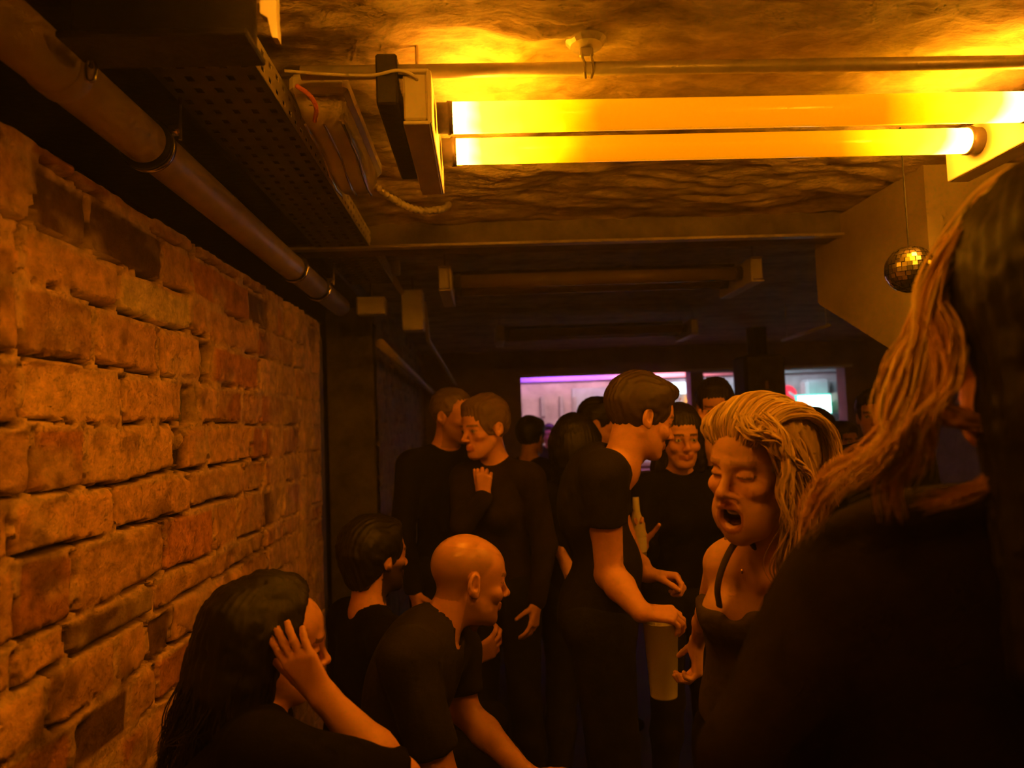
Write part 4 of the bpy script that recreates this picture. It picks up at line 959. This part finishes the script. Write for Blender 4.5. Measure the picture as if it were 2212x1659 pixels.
for q in (-1, 1):
    st = catmull([nbB-fB*.02+rB*q*.03+[0, 0, .05], at(1618-q*6, 1152, y=1.365), at(1605-q*22, 1180, y=1.375), at(1605-q*44, 1225, y=1.38), at(1604-q*54, 1270, y=1.385), at(1604-q*50, 1310, y=1.40)])
    MB().tube(st, .008, 8, flat=.5).build('strap', M['olive'], B['root'], smooth=True)
pd = MB().lathe(vb+fB*.01+[0, 0, .06], [(.001, -.005), (.005, 0), (.001, .005)], 10); pd.build('pendant', M['gold'], B['root'], smooth=True)
def hp(x, y, z): return B['head']+B['H']@np.array([x, y, z])*B['s']
BL = (.66, .46, .20)
# side of the head facing the camera is the left one
capb = []
Vh, Fh = surf(xf([ell((0, -.020, .040), (.086, .104, .094), k=.01), cap((-.075, -.02, .0), (-.085, -.03, -.12), .026, .020, .03), cap((.075, -.02, .0), (.085, -.03, -.18), .032, .026, .03), cap((0, -.08, .0), (0, -.10, -.17), .06, .05, .04),
                  ell((0, .098, -.05), (.060, .066, .108), k=.012, sub=True)], B['head'], B['H'], B['s']), .005)
Nh = vnormals(Vh, Fh); Lh = (Vh-B['head'])@B['H']
Vh = Vh+Nh*(.010*(fbm(*(Lh*24).T, o=3)-.45)+.0022*np.sin(Lh[:, 1]*260+9*fbm(*(Lh*14).T, o=2)))[:, None]
Ch = np.array(BL)*(.55+.5*fbm(Lh[:, 0]*60, Lh[:, 1]*60, Lh[:, 2]*12, o=2))[:, None]
loc = []
rg2 = random.Random(3)
for k in range(30):        # swept over the crown from the forehead to the back
    x = -.075+.15*k/29; jx = rg2.uniform(-.01, .01)
    loc.append(dict(p=[hp(x*.7, .080, .058+jx*.5), hp(x*.9, .070, .105-abs(x)*.3), hp(x, .01, .136-abs(x)*.42), hp(x*1.05, -.07, .112-abs(x)*.3), hp(x*1.1, -.118, .04), hp(x*1.1, -.13+jx, -.05)], w=[.004, .008, .008, .01, .014, .02], n=12, r=.0030, c=BL, wave=.006))
for k in range(16):        # locks framing the visible cheek
    t = k/15; jx = rg2.uniform(-.012, .012); yy = .055-.085*t
    loc.append(dict(p=[hp(-.045-.02*t, .062-.05*t, .095-.01*t), hp(-.080, yy+.01, .045), hp(-.092, yy-.005+jx, -.02), hp(-.088-.01*t, yy-.01, -.09), hp(-.080+jx, yy+.01*rg2.uniform(-1, 1), -.16), hp(-.078+jx, yy-.01, -.23)], w=[.004, .008, .01, .011, .014, .016], n=12, r=.0028, c=BL if k % 3 else (.44, .27, .11), wave=.012, wf=12))
for pts in ([(1700, 900, 1.36), (1750, 930, 1.40), (1775, 985, 1.42), (1790, 1040, 1.42), (1800, 1085, 1.42)], [(1690, 890, 1.38), (1765, 925, 1.44), (1800, 985, 1.46), (1830, 1030, 1.46)],
            [(1660, 905, 1.28), (1688, 950, 1.25), (1700, 1010, 1.24), (1692, 1075, 1.24), (1705, 1140, 1.25)], [(1640, 900, 1.27), (1675, 930, 1.25), (1682, 975, 1.24), (1735, 1020, 1.28), (1742, 1070, 1.30)],
            [(1720, 940, 1.36), (1745, 1020, 1.38), (1735, 1100, 1.38), (1752, 1180, 1.38)], [(1600, 905, 1.27), (1622, 935, 1.25), (1668, 950, 1.24), (1705, 1000, 1.26)]):
    loc.append(dict(p=[at(a, b, y=c) for a, b, c in pts], w=.014, n=26, r=.0030, c=BL, wave=.008))
strands(loc, B['root'], M['blonde'], name='hair', V0=Vh, F0=Fh, C0=np.clip(Ch, .01, .9))
# near person at the right, back to the camera
hA = at(2262, 700, y=.74)
A_ = figure('person close at the right edge with long auburn hair and black knit top', hA, (-.20, .97, -.05), s=1.12, fem=True, body=(-.10, 1), neck=hA+[.0, -.02, -.185], wide=1.18, hair='long', haircol=(.010, .006, .005),
            shirt='brownknit', sleeve=1.9, skin=SK, hh=.005, bh=.011, shoulders=(at(2700, 1180, y=.80), at(1838, 1310, y=.80)), chest=at(2130, 1500, y=.80), shirt_prims=[ell(at(2010, 1670, y=.80), (.205, .10, .30), k=.05), ell(at(2080, 1300, y=.80), (.16, .08, .10), k=.05)], pelvis=at(2130, 2100, y=.80), arms={'L': (at(1618, 1640, y=.76), at(1680, 1900, y=.86))},
            hair_extra=[ell((0, -.06, .03), (.115, .10, .125), k=.03), ell((0, -.07, -.09), (.11, .08, .12), k=.04)])
AU = (.86, .54, .22); loc = []  # backlight put into hair colour: bright locks for the lit rim, black core for shade
for (pts, n, w, c) in (
        ([(2260, 360, .78), (2150, 430, .76), (2060, 530, .75), (2010, 640, .74), (1990, 760, .73), (1965, 880, .72), (1900, 990, .72), (1800, 1060, .73)], 60, .017, AU),
        ([(2240, 372, .80), (2120, 470, .79), (2035, 590, .78), (1985, 720, .77), (1945, 850, .76), (1935, 960, .75), (1860, 1040, .75)], 60, .016, AU),
        ([(2020, 700, .72), (2035, 800, .71), (2030, 880, .71), (2075, 905, .70), (2130, 925, .70), (2160, 985, .70), (2140, 1040, .70), (2070, 1070, .71), (1985, 1090, .72)], 46, .011, (.70, .38, .15)),
        ([(1990, 720, .74), (1945, 800, .74), (1925, 890, .74), (1940, 970, .74), (1920, 1040, .74), (1930, 1120, .75)], 50, .016, AU),
        ([(2010, 660, .74), (2050, 740, .72), (2045, 830, .71), (2000, 900, .71), (1985, 960, .72), (1960, 1030, .73)], 50, .016, AU),
        ([(1960, 900, .74), (1900, 970, .74), (1830, 1010, .75), (1770, 1080, .77), (1740, 1150, .78)], 40, .018, (.74, .42, .17))):
    loc.append(dict(p=[at(a, b, y=c_) for a, b, c_ in pts], w=w, n=n, r=.0017, c=c, wave=.006, wf=9, j=.003))
strands(loc, A_['root'], M['hair'], name='hair_locks')
# crowd
D = figure('smiling dark-haired woman in black facing us beyond the tall T-shirt man', at(1470, 945, y=2.92), (-.02, -1, -.12), fem=True, body=(.2, -1), ex='smile', hair='bob', haircol=(.015, .01, .008), shirt='blackcloth', sleeve=1.9, skin=SK, hh=.004, bh=.014, arms={'R': (at(1395, 1190, y=2.86), at(1385, 1180, y=2.60))}, hands={'R': dict(d=np.array([-.2, -.1, .9]), n=np.array([-.3, -.9, .1]), curl=(40, 44, 46, 50))})
wE = at(1520, 945, y=3.12)
E_ = figure('dark-haired person raising both hands to the face beside the blonde woman', at(1546, 880, y=3.35), (-.30, -.9, -.2), body=(-.2, -1), hair='short', haircol=(.014, .009, .007), shirt='blackcloth', sleeve=1.5, skin=SK, hh=.0045, bh=.014,
            arms={'R': (at(1575, 1075, y=3.10), wE), 'L': (at(1650, 1065, y=3.15), at(1600, 930, y=3.12))}, hands={'R': dict(d=np.array([.02, .05, 1]), n=np.array([.3, 1, 0]), curl=(40, 44, 48, 50)), 'L': dict(d=np.array([-.05, .05, 1]), n=np.array([-.2, 1, 0]), curl=(40, 44, 48, 50))})
F_ = figure('person with long black hair seen from behind at the bar opening', at(1245, 965, y=3.1), (.25, .97, 0), fem=True, body=(.3, 1), hair='long', haircol=(.010, .007, .006), shirt='blackcloth', sleeve=.5, skin=SK, hh=.006, bh=.015, arms={'L': (at(1212, 1160, y=3.05), at(1235, 1255, y=2.95))},
            hair_extra=[ell((0, -.05, .0), (.11, .10, .14), k=.03)])
G_ = figure('short-haired person half hidden behind the tall T-shirt man', at(1298, 915, y=3.7), (.9, -.3, 0), body=(.8, -.3), hair='short', haircol=(.014, .01, .008), shirt='coat', sleeve=1.9, skin=SK, hh=.006, bh=.018)
wH = at(1046, 1072, y=2.80)
H_ = figure('grey-haired man in a dark coat leaning in beside the far left wall', at(980, 900, y=3.25), (.80, -.50, -.10), body=(.6, -.8), hair='crop', haircol=(.16, .11, .08), shirt='coat', sleeve=1.95, skin=SK, hh=.0045, bh=.014, ex='calm', beard=(.12, .08, .05, .4))
I_ = figure('person with light brown hair and dark scarf drinking beside the grey-haired man', at(1046, 925, y=2.95), (-.75, -.62, -.12), body=(-.5, -.8), fem=True, hair='short', haircol=(.17, .11, .06), shirt='scarf', sleeve=1.95, skin=SK, hh=.0045, bh=.014,
            arms={'R': (at(1000, 1130, y=2.85), wH)}, hands={'R': dict(d=np.array([.02, -.1, 1]), n=np.array([.1, .9, .1]), curl=(60, 62, 65, 66), thumb=(.85, .3, .5))})
N_ = figure('dark-haired person at the left edge of the bar opening', at(1148, 945, y=4.6), (.5, .85, 0), body=(.5, .8), hair='short', haircol=(.014, .01, .008), shirt='coat', sleeve=1.9, skin=SK, hh=.008, bh=.022)
O_ = figure('bartender in a pale top standing behind the counter', at(1186, 940, y=8.6), (-.3, -.95, 0), body=(-.2, -1), hair='short', haircol=(.05, .03, .02), shirt='scarf', sleeve=.5, skin=SK, hh=.01, bh=.022)
Q_ = figure('dark-haired person below the hung loudspeaker', at(1648, 900, y=3.7), (-.2, .95, 0), body=(-.2, .9), hair='short', haircol=(.012, .009, .007), shirt='blackcloth', sleeve=1.9, skin=SK, hh=.007, bh=.02)
S_ = figure('curly-haired person in front of the glowing screen', at(1752, 935, y=4.1), (-.3, .9, 0), body=(-.2, .9), fem=True, hair='bob', haircol=(.03, .02, .013), shirt='coat', sleeve=1.9, skin=SK, hh=.007, bh=.02, hair_extra=[ell((0, -.03, .05), (.11, .11, .10), k=.02)])
U_ = figure('person in a dark jacket right of the curly-haired person', at(1822, 955, y=4.7), (.2, -.95, 0), body=(.1, -.9), hair='short', haircol=(.03, .02, .013), shirt='coat', sleeve=1.9, skin=SK, hh=.007, bh=.02)
X_ = figure('tall dark figure between the bar opening and the long-haired person', at(1890, 900, y=3.5), (-.5, -.8, 0), body=(-.5, -.8), hair='short', haircol=(.012, .009, .007), shirt='blackcloth', sleeve=1.9, skin=SK, hh=.007, bh=.02)
# pale bottle held low by the woman in black
bc = at(1376, 1135, y=2.56); bo = empty('beer_bottle', bc-[0, 0, .12], 'pale glass bottle showing between the T-shirt sleeve and woman in black', 'bottle')
MB().lathe(bc, [(.001, -.11), (.030, -.108), (.031, -.03), (.026, .01), (.013, .05), (.012, .10), (.001, .10)], 20).build('glass', mat('pale bottle glass', (.62, .55, .36), .25), bo, smooth=True)
MB().lathe(bc, [(.0315, -.09), (.0315, -.04)], 20, cap=False).build('paper_label', M['cream'], bo, smooth=True)
hz = MB().box((1.6, 3.25, 1.22), (6.0, 9.6, 2.42), bev=.001).build('haze', haze(HAZE)); hz['kind'] = 'structure'
